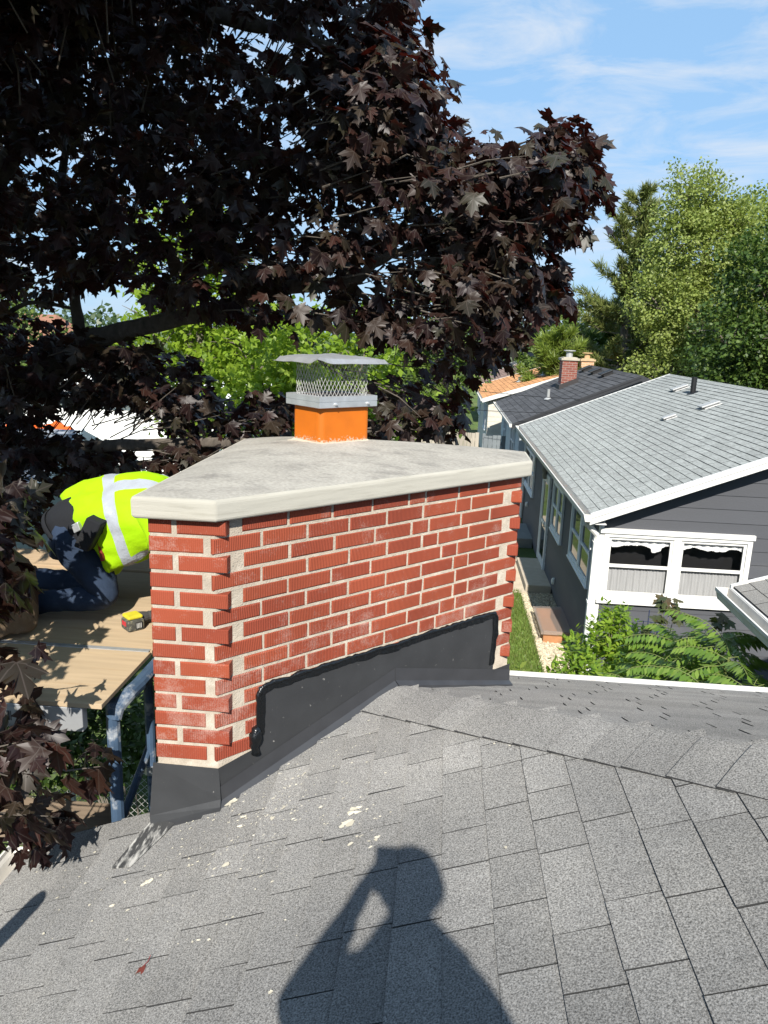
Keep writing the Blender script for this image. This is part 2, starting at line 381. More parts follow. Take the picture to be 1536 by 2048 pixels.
deck.poly([(EX, -9, ZE-0.16), (EX, 2.61, ZE-0.16), (EX, 2.61, ZE-0.002), (EX, -9, ZE-0.002)])
deck.poly([(EX, 2.612, ZE-0.16), (-1.0, 2.612, ZE-0.16+0.1), (-1.0, 2.612, zA(-1.0)-0.002), (EX, 2.612, ZE-0.002)])
deck.poly([(RIDX, -9, zA(RIDX)-0.003), (RIDX*2-EX, -9, ZE), (RIDX*2-EX, -0.5, ZE), (RIDX, HIP-RIDX, zA(RIDX)-0.003)])
ro = obj('roof_deck', deck, M_felt, house)
sh = MB()
U_A = (0, 1, 0); S_A = Vector((1, 0, SL)).normalized()
E_A = 0.127/CS
shingles(sh, (EX, 0, ZE), U_A, S_A, 33, E_A, spanA, tab=(0.13, 0.33), gap=0.004, lift=0.0075)
def spanB(s):
    y = EY-s*CS
    lo = HIP-y+0.075
    if y > 3.6: lo = max(lo, 0.30)
    return [(lo, 8.0)]
shingles(sh, (0, EY, zB(EY)), (1, 0, 0), Vector((0, -1, SL)).normalized(), 33, E_A, spanB, tab=(0.300, 0.306), gap=0.009, lift=0.0055)
obj('roof', sh, [M_shingle, M_felt], house, label='grey shingle slopes of the hip roof')
hip = MB()
hd = Vector((1, -1, SL)).normalized(); dA = Vector((-1, -0.0, -SL)).normalized()
dAp = Vector((-0.62, -0.62, -0.62*SL)).normalized(); dBp = Vector((0.62, 0.62, -0.62*SL)).normalized()
for i in range(34):
    c = Vector((KX, KY, KZ+0.007))+hd*(i*0.142-0.12)
    w = 0.205; ln = 0.20; up0, up1 = 0.009, 0.001
    sec = [(dAp, w, 0.0), (dAp, w*0.5, 0.004), (dAp, 0.035, 0.002), (None, 0, -0.002), (dBp, 0.035, 0.001), (dBp, w*0.30, 0.0015), (dBp, w*0.52, -0.014)]
    jit = random.uniform(-0.006, 0.006)
    a = [c+(d*k if d else Vector())+Vector((0, 0, up0+q)) for d, k, q in sec]
    b = [p+hd*(ln)+Vector((0, 0, up1-up0)) for p in a]
    for p in a: p += hd*jit
    k = len(a)
    low = [p-Vector((0, 0, 0.006)) for p in a]
    hip.mesh(a+b+low, [(j, j+1, k+j+1, k+j) for j in range(k-1)]+[(2*k+j, 2*k+j+1, j+1, j) for j in range(3)]+[(0, k, 2*k)])
hip.mi = [0 if q[0] < len(hip.v) and len(q) == 4 and (q[1]-q[0]) == 1 and (q[2]-q[1]) == 7 else 1 for q in hip.f]
obj('hip_cap', hip, [M_shingle, M_felt], house)
# gutters
def gutter(mb, x0, y0, x1, y1, z, out, w=0.11, h=0.10):
    a = Vector((x0, y0, z)); b = Vector((x1, y1, z)); o = Vector(out)
    prof = [(0.0, 0.0), (0.0, -h), (w*0.72, -h), (w*0.80, -h*0.55), (w, -h*0.25), (w, 0.0), (w-0.012, 0.004), (w-0.012, -0.014), (w-0.02, -h*0.3), (w*0.7, -h+0.008), (0.006, -h+0.008), (0.006, 0.0)]
    ra = [a+o*p+Vector((0, 0, q)) for p, q in prof]; rb = [b+o*p+Vector((0, 0, q)) for p, q in prof]
    n = len(prof)
    mb.mesh(ra+rb, [(j, (j+1) % n, n+(j+1) % n, n+j) for j in range(n)])
    mb.poly([a, a+o*w, a+o*w*0.75-Vector((0, 0, h)), a-Vector((0, 0, h))]); mb.poly([b, b+o*w, b+o*w*0.75-Vector((0, 0, h)), b-Vector((0, 0, h))])
gu = MB(); gutter(gu, EX-0.006, -9, EX-0.006, 2.60, ZE-0.012, (-1, 0, 0))
obj('gutter', gu, M_white_dirty, house)
gu = MB(); gutter(gu, 0.40, EY+0.004, 8.0, EY+0.004, zB(EY)-0.012, (0, 1, 0))
gu.box(0.40, 8.0, EY-0.03, EY+0.02, zB(EY)-0.010, zB(EY)+0.004)
obj('gutter', gu, M_white_dirty, house)
wl_ = MB(); wl_.prism([(-1.02, -8.5), (7.0, -8.5), (7.0, 3.95), (0.40, 3.95), (0.40, 3.72), (-0.75, 2.55), (-1.02, 2.50)], GZ, ZE-0.12)
obj('wall', wl_, M_beige, house)

# ------------------------------------------------------------------ chimney
chim = thing('brick_chimney', 'red brick corner chimney with wide concrete cap rising through the grey roof', 'chimney', (-0.3, 3.2, GZ))
P = [(-1.013, 2.507), (-0.772, 2.507), (0.410, 3.689), (0.410, 3.940), (-1.013, 3.940)]
COURSE, BH = 0.0677, 0.0555
ZT = -0.657
NC = 20
ZB = ZT-NC*COURSE
def inset(poly, d):
    n = len(poly); out = []
    for i in range(n):
        p0, p1, p2 = (Vector((*poly[(i+k) % n], 0)) for k in (-1, 0, 1))
        e1 = (p1-p0).normalized(); e2 = (p2-p1).normalized()
        n1 = Vector((-e1.y, e1.x, 0)); n2 = Vector((-e2.y, e2.x, 0))
        k = d/(1+n1.dot(n2)); q = p1+(n1+n2)*k; out.append((q.x, q.y))
    return out
mo = MB(); mo.prism(inset(P, 0.0045), GZ, ZT+0.004)
obj('mortar', mo, M_mortar, chim)
bk = MB()
def brick(p0, dirv, nrm, length, z, depth=0.09, proud=0.0):
    """one brick: p0 its left front lower corner seen from outside, dirv along the face, nrm outward; worn corners"""
    d, nn = Vector((*dirv, 0)), Vector((*nrm, 0)); h = BH*random.uniform(0.97, 1.02)
    pr = proud+random.uniform(-0.0012, 0.0016); c = 0.0035
    o = Vector((p0[0], p0[1], z+random.uniform(-0.001, 0.001)))+nn*pr
    u0 = random.uniform(0, 5); up = Vector((0, 0, 1))
    F = [o+d*c+up*c, o+d*(length-c)+up*c, o+d*(length-c)+up*(h-c), o+d*c+up*(h-c)]
    F = [f+d*random.uniform(-.003, .003)+up*random.uniform(-.0024, .0024) for f in F]
    Sd = [o-nn*c, o+d*length-nn*c, o+d*length+up*h-nn*c, o+up*h-nn*c]
    Bk = [q-nn*(depth-c) for q in Sd]
    k = len(bk.v); bk.v += [tuple(x) for x in F+Sd+Bk]
    fs = [(0, 1, 2, 3), (4, 5, 1, 0), (5, 6, 2, 1), (6, 7, 3, 2), (7, 4, 0, 3), (8, 9, 5, 4), (9, 10, 6, 5), (10, 11, 7, 6), (11, 8, 4, 7), (11, 10, 9, 8)]
    uvs = [(u0+c, 0), (u0+length-c, 0), (u0+length-c, h), (u0+c, h), (u0, 0), (u0+length, 0), (u0+length, h), (u0, h), (u0+depth, 0), (u0+length+depth, 0), (u0+length+depth, h), (u0+depth, h)]
    for f in fs: bk.f.append(tuple(k+i for i in f)); bk.mi.append(0); bk.uv.append([uvs[i] for i in f])
q2 = math.sqrt(0.5)
L_main = math.hypot(P[2][0]-P[1][0], P[2][1]-P[1][1])
JT = 0.0115
for i in range(NC):
    z = ZT-(i+1)*COURSE+0.011
    A = (i % 2 == 0)
    e = lambda: random.uniform(-0.004, 0.004)
    if i >= 14:
        continue
    # short front face
    x0 = P[0][0]
    if A:
        w1 = 0.085+e(); brick((x0, P[0][1]), (1, 0), (0, -1), w1, z)
        x1 = x0+w1+0.021+e()/2; brick((x1, P[0][1]), (1, 0), (0, -1), -0.729+e()-x1, z, proud=0.001)
    else:
        brick((x0, P[0][1]), (1, 0), (0, -1), 0.194+e(), z)
    # diagonal face, left to right, joints staggered, a closer brick two thirds along
    s = 0.115+e() if A else -0.006+e()
    end = L_main-(0.004 if A else 0.130)
    closer = 1.02+0.10*math.sin(i*1.9)+random.uniform(-0.03, 0.03)+ (0.0 if A else 0.10)
    done = False
    while s < end-0.02:
        w = 0.194+e()
        if not done and s > closer-0.1: w = 0.088+e(); done = True
        elif s > 1.1: w = 0.188+e()
        if end-(s+w) < 0.05: w = end-s
        brick((P[1][0]+q2*s, P[1][1]+q2*s), (q2, q2), (q2, -q2), w, z)
        s += w+JT+random.uniform(-0.002, 0.003)
    # right short face: header ends poke out on alternate courses
    if not A and z > -1.66:
        brick((P[2][0]-0.093, P[2][1]-0.044+e()), (1, 0), (0, -1), 0.094, z, depth=0.19)
        brick((P[2][0], P[2][1]+0.16), (0, 1), (1, 0), 0.088, z)
    else:
        brick((P[2][0], P[2][1]+0.02), (0, 1), (1, 0), 0.194, z)
    # the two hidden legs
    s = 0.01 if A else -0.09
    while s < 1.42:
        a0, a1 = max(s, 0.004), min(s+0.194, 1.419)
        if a1-a0 > 0.02: brick((P[3][0]-a0, P[3][1]), (-1, 0), (0, 1), a1-a0, z)
        if a1-a0 > 0.02: brick((P[4][0], P[4][1]-a0), (0, -1), (-1, 0), a1-a0, z)
        s += 0.205
obj('brickwork', bk, M_brick, chim)
# cast concrete cap: fair-faced rim, top rising to the flue
cp = inset(P, -0.042)
rim = MB()
zc0, zc1 = ZT+0.003, -0.578
def cap_ring(d, z): return [(x, y, z) for x, y in inset(P, d)]
rings = [cap_ring(-0.034, zc0), cap_ring(-0.042, zc0+0.005), cap_ring(-0.043, zc1-0.006), cap_ring(-0.038, zc1), cap_ring(-0.028, zc1+0.002)]
rim.loft([[Vector(p) for p in r] for r in rings], mi=0, cap=False)
rim.poly([Vector(p) for p in reversed(rings[0])])
obj('cap_rim', rim, M_conc_edge, chim, bevel=0.007)
FC = Vector((-0.545, 3.72, 0))       # flue centre
top = MB()
def cap_top():
    ring0 = [Vector(p) for p in cap_ring(-0.0285, zc1+0.002)]
    m_ = 14; rows = []
    per = []
    for i in range(5):
        a, b = ring0[i], ring0[(i+1) % 5]
        for k in range(m_): per.append(a.lerp(b, k/m_))
    for t in np.linspace(0, 1, 12):
        rows.append([Vector((p.x*(1-t)+FC.x*t, p.y*(1-t)+FC.y*t, p.z+(0.058*(1-(1-t)**1.6))+random.uniform(-0.0009, 0.0009)*(t > 0))) for p in per])
    top.loft(rows, mi=0, cap=False)
cap_top()
obj('cap_top', top, M_conc, chim, smooth=True)
# clay flue, turned with the diagonal face
fa, fb = Vector((q2, q2, 0)), Vector((-q2, q2, 0))
def frect(la, lb, r=0.03, c=FC, seg=5):
    pts = []
    for (sa, sb, a0) in ((-1, -1, 180), (1, -1, 270), (1, 1, 0), (-1, 1, 90)):
        for k in range(seg+1):
            an = R(a0+90*k/seg)
            pts.append(c+fa*(sa*(la/2-r)+math.cos(an)*r)+fb*(sb*(lb/2-r)+math.sin(an)*r))
    return pts
M_flue = mat('orange_flue', (0.50, 0.125, 0.006), rough=0.6, spec=0.35, var=0.10, scale=9, bump=0.1, bscale=25)
# chalky mortar smears where the flue meets the cap
n_, l_ = M_flue.node_tree.nodes, M_flue.node_tree.links
bs = n_['Principled BSDF']; src = bs.inputs['Base Color'].links[0].from_socket
tcf = n_.new('ShaderNodeTexCoord'); spf = n_.new('ShaderNodeSeparateXYZ'); l_.new(tcf.outputs['Object'], spf.inputs[0])
nf = n_.new('ShaderNodeTexNoise'); nf.inputs['Scale'].default_value = 95; nf.inputs['Detail'].default_value = 6; l_.new(tcf.outputs['Object'], nf.inputs['Vector'])
mz = n_.new('ShaderNodeMapRange'); mz.inputs['From Min'].default_value = GZ*-1-0.455; mz.inputs['From Max'].default_value = GZ*-1-0.53; mz.inputs['To Min'].default_value = -0.32; mz.inputs['To Max'].default_value = 0.24
mz.clamp = False
l_.new(spf.outputs['Z'], mz.inputs['Value'])
af = n_.new('ShaderNodeMath'); af.operation = 'ADD'; l_.new(nf.outputs['Fac'], af.inputs[0]); l_.new(mz.outputs[0], af.inputs[1])
rf = n_.new('ShaderNodeMapRange'); rf.inputs['From Min'].default_value = 0.55; rf.inputs['From Max'].default_value = 0.7; l_.new(af.outputs[0], rf.inputs['Value'])
mf = n_.new('ShaderNodeMix'); mf.data_type = 'RGBA'; mf.inputs['B'].default_value = (0.46, 0.37, 0.27, 1); l_.new(src, mf.inputs['A']); l_.new(rf.outputs[0], mf.inputs['Factor'])
l_.new(mf.outputs['Result'], bs.inputs['Base Color'])
FL, FW = 0.305, 0.235
fl = MB(); fl.loft([[p+Vector((0, 0, z)) for p in frect(FL, FW)] for z in (-0.60, -0.335)], mi=0, cap=True)
flue = obj('flue', fl, M_flue, chim, smooth=False)
fil = MB(); fil.loft([[p+Vector((0, 0, z)) for p in frect(FL+d, FW+d, 0.03+d/3)] for d, z in ((0.07, -0.5335), (0.03, -0.528), (0.010, -0.519), (-0.01, -0.516))], mi=0, cap=False)
obj('mortar_collar', fil, mat('collar_mortar', (0.40, 0.355, 0.28), rough=0.95, bump=0.6, bscale=80), chim, smooth=True)
# spark-guard cowl: metal band, diamond mesh, folded lid
cow = MB(); BA, BB = FL+0.045, FW+0.045
def rect(la, lb, z, c=FC): return [c+fa*(sa*la/2)+fb*(sb*lb/2)+Vector((0, 0, z)) for sa, sb in ((-1, -1), (1, -1), (1, 1), (-1, 1))]
cow.loft([rect(BA-0.004, BB-0.004, -0.352), rect(BA, BB, -0.350), rect(BA, BB, -0.326), rect(BA-0.004, BB-0.004, -0.3255), rect(BA-0.004, BB-0.004, -0.3235), rect(BA, BB, -0.323), rect(BA, BB, -0.299), rect(BA-0.02, BB-0.02, -0.297), rect(BA-0.09, BB-0.09, -0.300)], mi=0, cap=False)
for t in (-0.08, 0.115):
    c = FC-fb*(BB/2)+fa*t+Vector((0, 0, -0.335)); cow.tube([c, c-fb*0.006, c-fb*0.007], [0.008, 0.008, 0.004], 8)
    cow.tube([c-fb*0.006, c-fb*0.016], 0.004, 6)
cowl = obj('cowl', cow, M_galv, chim, bevel=0.0, label='galvanised spark guard cowl on the orange flue')
ms = MB()
MA, MBB = FL-0.025, FW-0.025
cs = [FC+fa*(sa*MA/2)+fb*(sb*MBB/2) for sa, sb in ((-1, -1), (1, -1), (1, 1), (-1, 1))]
per = [0]; 
for i in range(4): per.append(per[-1]+(cs[(i+1) % 4]-cs[i]).length)
PT = per[4]
def onper(t):
    t = t % PT
    for i in range(4):
        if t <= per[i+1]: return cs[i].lerp(cs[(i+1) % 4], (t-per[i])/(per[i+1]-per[i]))
nd = 44; st = PT/nd; z0m, z1m = -0.30, -0.135; lev = 8
for i in range(nd):
    for dr in (1, -1):
        pts = []
        for k in range(lev+1):
            off = 0.5 if k % 2 else 0.0
            pts.append(onper((i+dr*off*1.0)*st)+Vector((0, 0, z0m+(z1m-z0m)*k/lev)))
        ms.tube(pts, 0.0011, 4, cap=False)
obj('wire_mesh', ms, mat('mesh_wire', (0.40, 0.40, 0.38), rough=0.5, metal=0.0), cowl)
lid = MB(); LA, LB = FL+0.14, FW+0.14
def lidpt(a, b):
    m_ = max(abs(a), abs(b)); z = -0.126+0.022*(1-m_)**0.8
    if m_ > 0.86: z -= 0.012*(m_-0.86)/0.14
    return FC+fa*(a*LA/2)+fb*(b*LB/2)+Vector((0, 0, z))
nl = 17; gr = np.linspace(-1, 1, nl); idx = {}
vs = []
for i, a in enumerate(gr):
    for j, b in enumerate(gr):
        p = lidpt(a, b)
        d = math.hypot(a+1, b+1)
        p.z += 0.020*math.exp(-(d/0.22)**2)+0.0022*math.sin(7*a+2)*math.cos(5*b)+random.uniform(-0.0008, 0.0008)     # bent-up near corner
        if (i in (0, nl-1)) or (j in (0, nl-1)): p.z -= 0.006
        idx[i, j] = len(vs); vs.append(p)
fs = [(idx[i, j], idx[i+1, j], idx[i+1, j+1], idx[i, j+1]) for i in range(nl-1) for j in range(nl-1)]
lid.mesh(vs, fs); lo = obj('lid', lid, M_galv, cowl)
sm = lo.modifiers.new('thick', 'SOLIDIFY'); sm.thickness = 0.002
# flashings
ft = Vector((q2, -q2, 0))*0.006      # proud of the diagonal face
def fp(s, z, pr=0.006): return Vector((P[1][0]+q2*s+q2*pr, P[1][1]+q2*s-q2*pr, z))
def s_of_x(x): return (x-P[1][0])/q2
sK = s_of_x(KX); sR = L_main+0.008
fm = MB()
zJ, zK, zR = zA(P[1][0])+0.004, KZ+0.008, zB(P[2][1])+0.010
sl, sr = s_of_x(-0.650), s_of_x(0.322)
def roofz(s):
    return zJ+(zK-zJ)*s/sK if s < sK else zK+(zR-zK)*(s-sK)/(sR-sK)
fm.poly([fp(-0.004, -1.622), fp(-0.004, zJ), fp(sl, roofz(sl)), fp(sl, -1.592)])
nseg = 10
for a, b, m0 in ((sl, sK, 0), (sK, sr, 0)):
    for k in range(nseg):
        s0, s1 = a+(b-a)*k/nseg, a+(b-a)*(k+1)/nseg
        fm.poly([fp(s0, roofz(s0)), fp(s1, roofz(s1)), fp(s1, -1.338), fp(s0, -1.338)])
fm.poly([fp(sr, roofz(sr)), fp(sR, roofz(sR)), fp(sR, zR+0.115), fp(sr, zR+0.115)])
mf_ = obj('step_flashing', fm, M_flash, chim); mf_.modifiers.new('thick', 'SOLIDIFY').thickness = 0.003
# lower strip that kicks out over the shingles
ap = MB()
def strip(mb, s0, s1, n=8, hgt=0.085, kick=0.036):
    for k in range(n):
        a, b = s0+(s1-s0)*k/n, s0+(s1-s0)*(k+1)/n
        za, zb = roofz(a), roofz(b)
        mb.poly([fp(a, za+hgt, 0.010), fp(a, za+0.025, 0.012), fp(b, zb+0.025, 0.012), fp(b, zb+hgt, 0.010)])
        mb.poly([fp(a, za+0.025, 0.012), fp(a, za+0.010, kick), fp(b, zb+0.010, kick), fp(b, zb+0.025, 0.012)])
        mb.poly([fp(a, za+0.010, kick), fp(a, za-0.002, kick+0.002), fp(b, zb-0.002, kick+0.002), fp(b, zb+0.010, kick)])
strip(ap, -0.012, sK-0.002); strip(ap, sK+0.001, sR)
obj('base_flashing', ap, mat('flashing_strip', (0.042, 0.043, 0.047), rough=0.42, spec=0.5, var=0.15, scale=9, col2=(0.3, 0.29, 0.27), c2scale=40, c2lo=0.72, c2hi=0.8), chim)
fr_ = MB()
xa, xb = P[0][0]-0.012, P[1][0]
ya = P[0][1]
zal, zbl = zA(xa), zA(xb)
fr_.poly([(xa, ya-0.006, -1.618), (xa-0.012, ya-0.030, zal+0.055), (xb+0.012, ya-0.022, zbl+0.045), (xb+0.002, ya-0.004, -1.624)])
fr_.poly([(xa-0.012, ya-0.030, zal+0.055), (xa-0.006, ya-0.040, zal+0.022), (xb+0.014, ya-0.034, zbl+0.020), (xb+0.012, ya-0.022, zbl+0.045)])
fr_.poly([(xa-0.006, ya-0.040, zal+0.022), (xa, ya-0.065, zal+0.012), (xb+0.02, ya-0.055, zbl+0.010), (xb+0.014, ya-0.034, zbl+0.020)])
fr_.poly([(xa, ya-0.065, zal+0.012), (xa, ya-0.067, zal-0.001), (xb+0.02, ya-0.057, zbl-0.001), (xb+0.02, ya-0.055, zbl+0.010)])
fo = obj('front_flashing', fr_, M_flash, chim); 
fo.modifiers.new('thick', 'SOLIDIFY').thickness = 0.002
# loose corner tongue lying on the shingles
tg = MB(); tz = 0.014
pts2 = [(-1.03, 2.50), (-0.93, 2.45), (-1.02, 2.245), (-1.10, 2.265)]
tg.poly([(x, y, zA(x)+tz+(0.02 if i == 0 else 0.0)) for i, (x, y) in enumerate(pts2)][::-1])
to = obj('flashing_tongue', tg, mat('scuffed_flashing', (0.05, 0.05, 0.05), rough=0.5, var=0.2, col2=(0.45, 0.44, 0.41), c2scale=9, c2lo=0.5, c2hi=0.62, stretch=(3, 0.8, 1)), chim, label='loose scuffed tongue of flashing lying on the shingles')
to.modifiers.new('thick', 'SOLIDIFY').thickness = 0.004
# sealant bead along the panel edge
se = MB()
path = [fp(sl-0.004, -1.545), fp(sl-0.004, -1.50), fp(sl-0.004, -1.42), fp(sl-0.002, -1.372), fp(sl+0.012, -1.345), fp(sl+0.035, -1.336)]
path += [fp(s, -1.336+random.uniform(-0.004, 0.004)) for s in np.linspace(sl+0.08, sr-0.05, 22)]
path += [fp(sr-0.015, -1.340), fp(sr+0.004, -1.362), fp(sr+0.003, -1.45), fp(sr-0.004, -1.56), fp(sr-0.002, zR+0.125)]
rad = [random.uniform(0.006, 0.0115) for _ in path]
dense, dr_ = [], []
for i in range(len(path)-1):
    for t in (0, .33, .66): dense.append(path[i].lerp(path[i+1], t)+Vector((random.uniform(-.002, .002), 0, random.uniform(-.0025, .0025)))); dr_.append((rad[i]*(1-t)+rad[i+1]*t)*random.uniform(.8, 1.2))
se.tube(dense, dr_, 7)
# trowelled smear between bead and brick
sw_w = [0.020+random.uniform(0, .012) for _ in range(len(dense)+3)]; sw_w = [(sw_w[i]+sw_w[i+1]+sw_w[i+2])/3 for i in range(len(dense)+1)]
for i in range(len(dense)-1):
    p, q = dense[i], dense[i+1]; inw = Vector((0, 0, -1)) if abs((q-p).normalized().z) < 0.75 else (Vector((q2, q2, 0)) if p.x < -0.3 else Vector((-q2, -q2, 0)))
    w0, w1 = sw_w[i], sw_w[i+1]; o3 = Vector((q2, -q2, 0))*0.004
    se.poly([p+o3-inw*0.007, q+o3-inw*0.007, q+o3*1.6+inw*w1, p+o3*1.6+inw*w0]); se.poly([p+o3*1.6+inw*w0, q+o3*1.6+inw*w1, q+inw*(w1+.004), p+inw*(w0+.004)])
bl_ = [(fp(sl-0.020+random.uniform(-.006, .006), -1.50-0.016*k, 0.008+random.uniform(0, .006)), 0.012+0.013*math.sin(k*0.55)**2+random.uniform(0, .004)) for k in range(8)]
se.tube([p for p, _ in bl_], [r for _, r in bl_], 9)
obj('sealant', se, M_seal, chim, smooth=True, label='glossy black sealant bead round the flashing panel')

# ------------------------------------------------------------------ neighbouring houses
M_sidingD = mat('charcoal_siding', (0.084, 0.087, 0.097), rough=0.75, spec=0.25, var=0.05, scale=1.2, island=0.05, col2=(0.112, 0.113, 0.119), c2scale=0.9, c2lo=0.56, c2hi=0.8, stretch=(1, 1, 2.2), bump=0.12, bscale=30)
M_roofL = mat('pale_grey_shingle', (0.205, 0.218, 0.214), rough=0.95, spec=0.15, var=0.08, scale=1.5, island=0.08, fine=0.2, fscale=35, stretch=(1, 0.25, 1))
M_roofD = mat('charcoal_shingle', (0.050, 0.052, 0.057), rough=0.95, spec=0.15, var=0.1, island=0.22)
M_roofO = mat('tan_orange_shingle', (0.36, 0.185, 0.085), rough=0.95, spec=0.15, var=0.1, island=0.16)
M_roofB = mat('brown_shingle', (0.15, 0.105, 0.09), rough=0.95, spec=0.15, var=0.1, island=0.15)
M_roofG = mat('slate_grey_shingle', (0.20, 0.22, 0.25), rough=0.95, spec=0.2, var=0.1, island=0.2)
M_gap = mat('shingle_edge', (0.05, 0.05, 0.05), rough=1.0)
M_pane = glassmat('dark_pane', (0.012, 0.014, 0.016))
M_paneT = glassmat('clear_pane', seethrough=1)
M_found = mat('foundation', (0.13, 0.13, 0.13), rough=0.9)
M_dark = mat('dark_interior', (0.008, 0.008, 0.009), rough=0.9)
M_lace = mat('white_curtain', (0.75, 0.76, 0.76), rough=0.9, var=0.05)
M_sheer = mat('grey_sheer_curtain', (0.36, 0.365, 0.37), rough=0.9, var=0.12, scale=14, stretch=(3, 1, 0.2))

def siding(mb, a, b, z0, z1, out, expo=0.203, top=None, holes=(), proud=0.012):
    """lapped boards between plan points a and b; top(t) gives the roof line; holes: (t0, t1, z0, z1) in metres along the wall"""
    a, b, o = Vector((*a, 0)), Vector((*b, 0)), Vector((*out, 0)); d = (b-a); Ln = d.length; d.normalize()
    z = z0
    while z < z1-0.001:
        zt = min(z+expo, z1)
        cuts = sorted([(h[0], h[1]) for h in holes if h[2] < zt-0.02 and h[3] > z+0.02])
        segs, c = [], 0.0
        for h0, h1 in cuts:
            if h0 > c: segs.append((c, h0))
            c = max(c, h1)
        if c < Ln: segs.append((c, Ln))
        for t0, t1 in segs:
            pts = [(t0, z), (t1, z), (t1, zt), (t0, zt)]
            if top:
                N = 24; ts = [t0+(t1-t0)*k/N for k in range(N+1)]
                ts = [t for t in ts if top(t) > z+0.004]
                if len(ts) < 2: continue
                ts = [ts[0]]+ts[1:-1]+[ts[-1]]
                pts = [(ts[0], z), (ts[-1], z)]+[(t, min(zt, top(t))) for t in reversed(ts)]
            P3 = [a+d*t+o*(proud if zz <= z+0.001 else proud*(1-(zz-z)/expo)*1.0)+Vector((0, 0, zz)) for t, zz in pts]
            mb.poly(P3)
            mb.poly([P3[0]-o*(proud-0.001), P3[1]-o*(proud-0.001), P3[1], P3[0]])
        z = zt

def window(parent, o, u, n, w, h, sashes=1, casing=0.07, pane=None, depth=0.03, curtain=False, fm=None):
    """double hung window: o lower left corner of the casing on the wall, u along the wall, n outward"""
    o, u, n, z = Vector(o), Vector(u), Vector(n), Vector((0, 0, 1))
    f = MB(); fm = fm or M_white
    c = casing
    for (x0, x1, y0, y1) in ((0, w, 0, c), (0, w, h-c, h), (0, c, c, h-c), (w-c, w, c, h-c)):
        f.obox(o+u*x0+z*y0-n*0.002, u*(x1-x0), z*(y1-y0), n*(depth+0.012))
    f.obox(o+u*(-0.015)-z*0.02-n*0.002, u*(w+0.03), z*0.025, n*(depth+0.03))
    win = obj('window', f, fm, parent, bevel=0.003)
    sw = (w-2*c-(sashes-1)*0.11)/sashes
    for k in range(sashes):
        x = c+k*(sw+0.11)
        if k: 
            m = MB(); m.obox(o+u*(x-0.11)+z*c-n*0.002, u*0.11, z*(h-2*c), n*(depth+0.005)); obj('mullion', m, fm, win)
        hh = (h-2*c); mid = hh*0.5
        sm_ = MB(); s_ = 0.042
        for y0, y1, dn in ((0, mid+0.02, 0.012), (mid-0.02, hh, 0.002)):
            for (a0, a1, b0, b1) in ((0, sw, 0, s_), (0, sw, y1-y0-s_, y1-y0), (0, s_, s_, y1-y0-s_), (sw-s_, sw, s_, y1-y0-s_)):
                sm_.obox(o+u*(x+a0)+z*(c+y0+b0)+n*(dn-0.012), u*(a1-a0), z*(b1-b0), n*0.024)
        obj('sash', sm_, fm, win)
        for y0, y1, dn in ((s_, mid-0.02, 0.010), (mid+0.02, hh-s_, 0.0)):
            p = MB(); q = o+u*(x+s_)+z*(c+y0)+n*dn; p.quad(q, q+u*(sw-2*s_), q+u*(sw-2*s_)+z*(y1-y0), q+z*(y1-y0)); obj('pane', p, pane or M_pane, win)
        if curtain:
            cu = MB(); N = 90; q = o+u*(x+0.01)+z*c-n*0.05
            zz = mid-0.03
            lo = [q+u*((sw-0.02)*i/N)+n*(0.006*math.sin(i*1.35+k)+0.004*math.sin(i*0.61)) for i in range(N+1)]
            for i in range(N): cu.quad(lo[i], lo[i+1], lo[i+1]+z*zz, lo[i]+z*zz)
            obj('sheer_curtain', cu, M_sheer, win)
            va = MB(); y1 = hh-0.005
            drop = [0.14+0.022*math.sin(6.3*i/N*1.7+k*2)+0.010*math.sin(19*i/N+k)+random.uniform(-.005, .005) for i in range(N+1)]
            pin = 0.77 if k == 0 else 0.30
            for i in range(N):
                if k == 0 and abs(i/N-pin) < 0.075: drop[i] += 0.05
            hi = [q+u*((sw-0.02)*i/N)+n*(0.012*math.sin(i*0.5+k))+z*y1 for i in range(N+1)]
            for i in range(N): va.quad(hi[i]-z*drop[i], hi[i+1]-z*drop[i+1], hi[i+1], hi[i])
            obj('valance', va, M_lace, win)
    return win

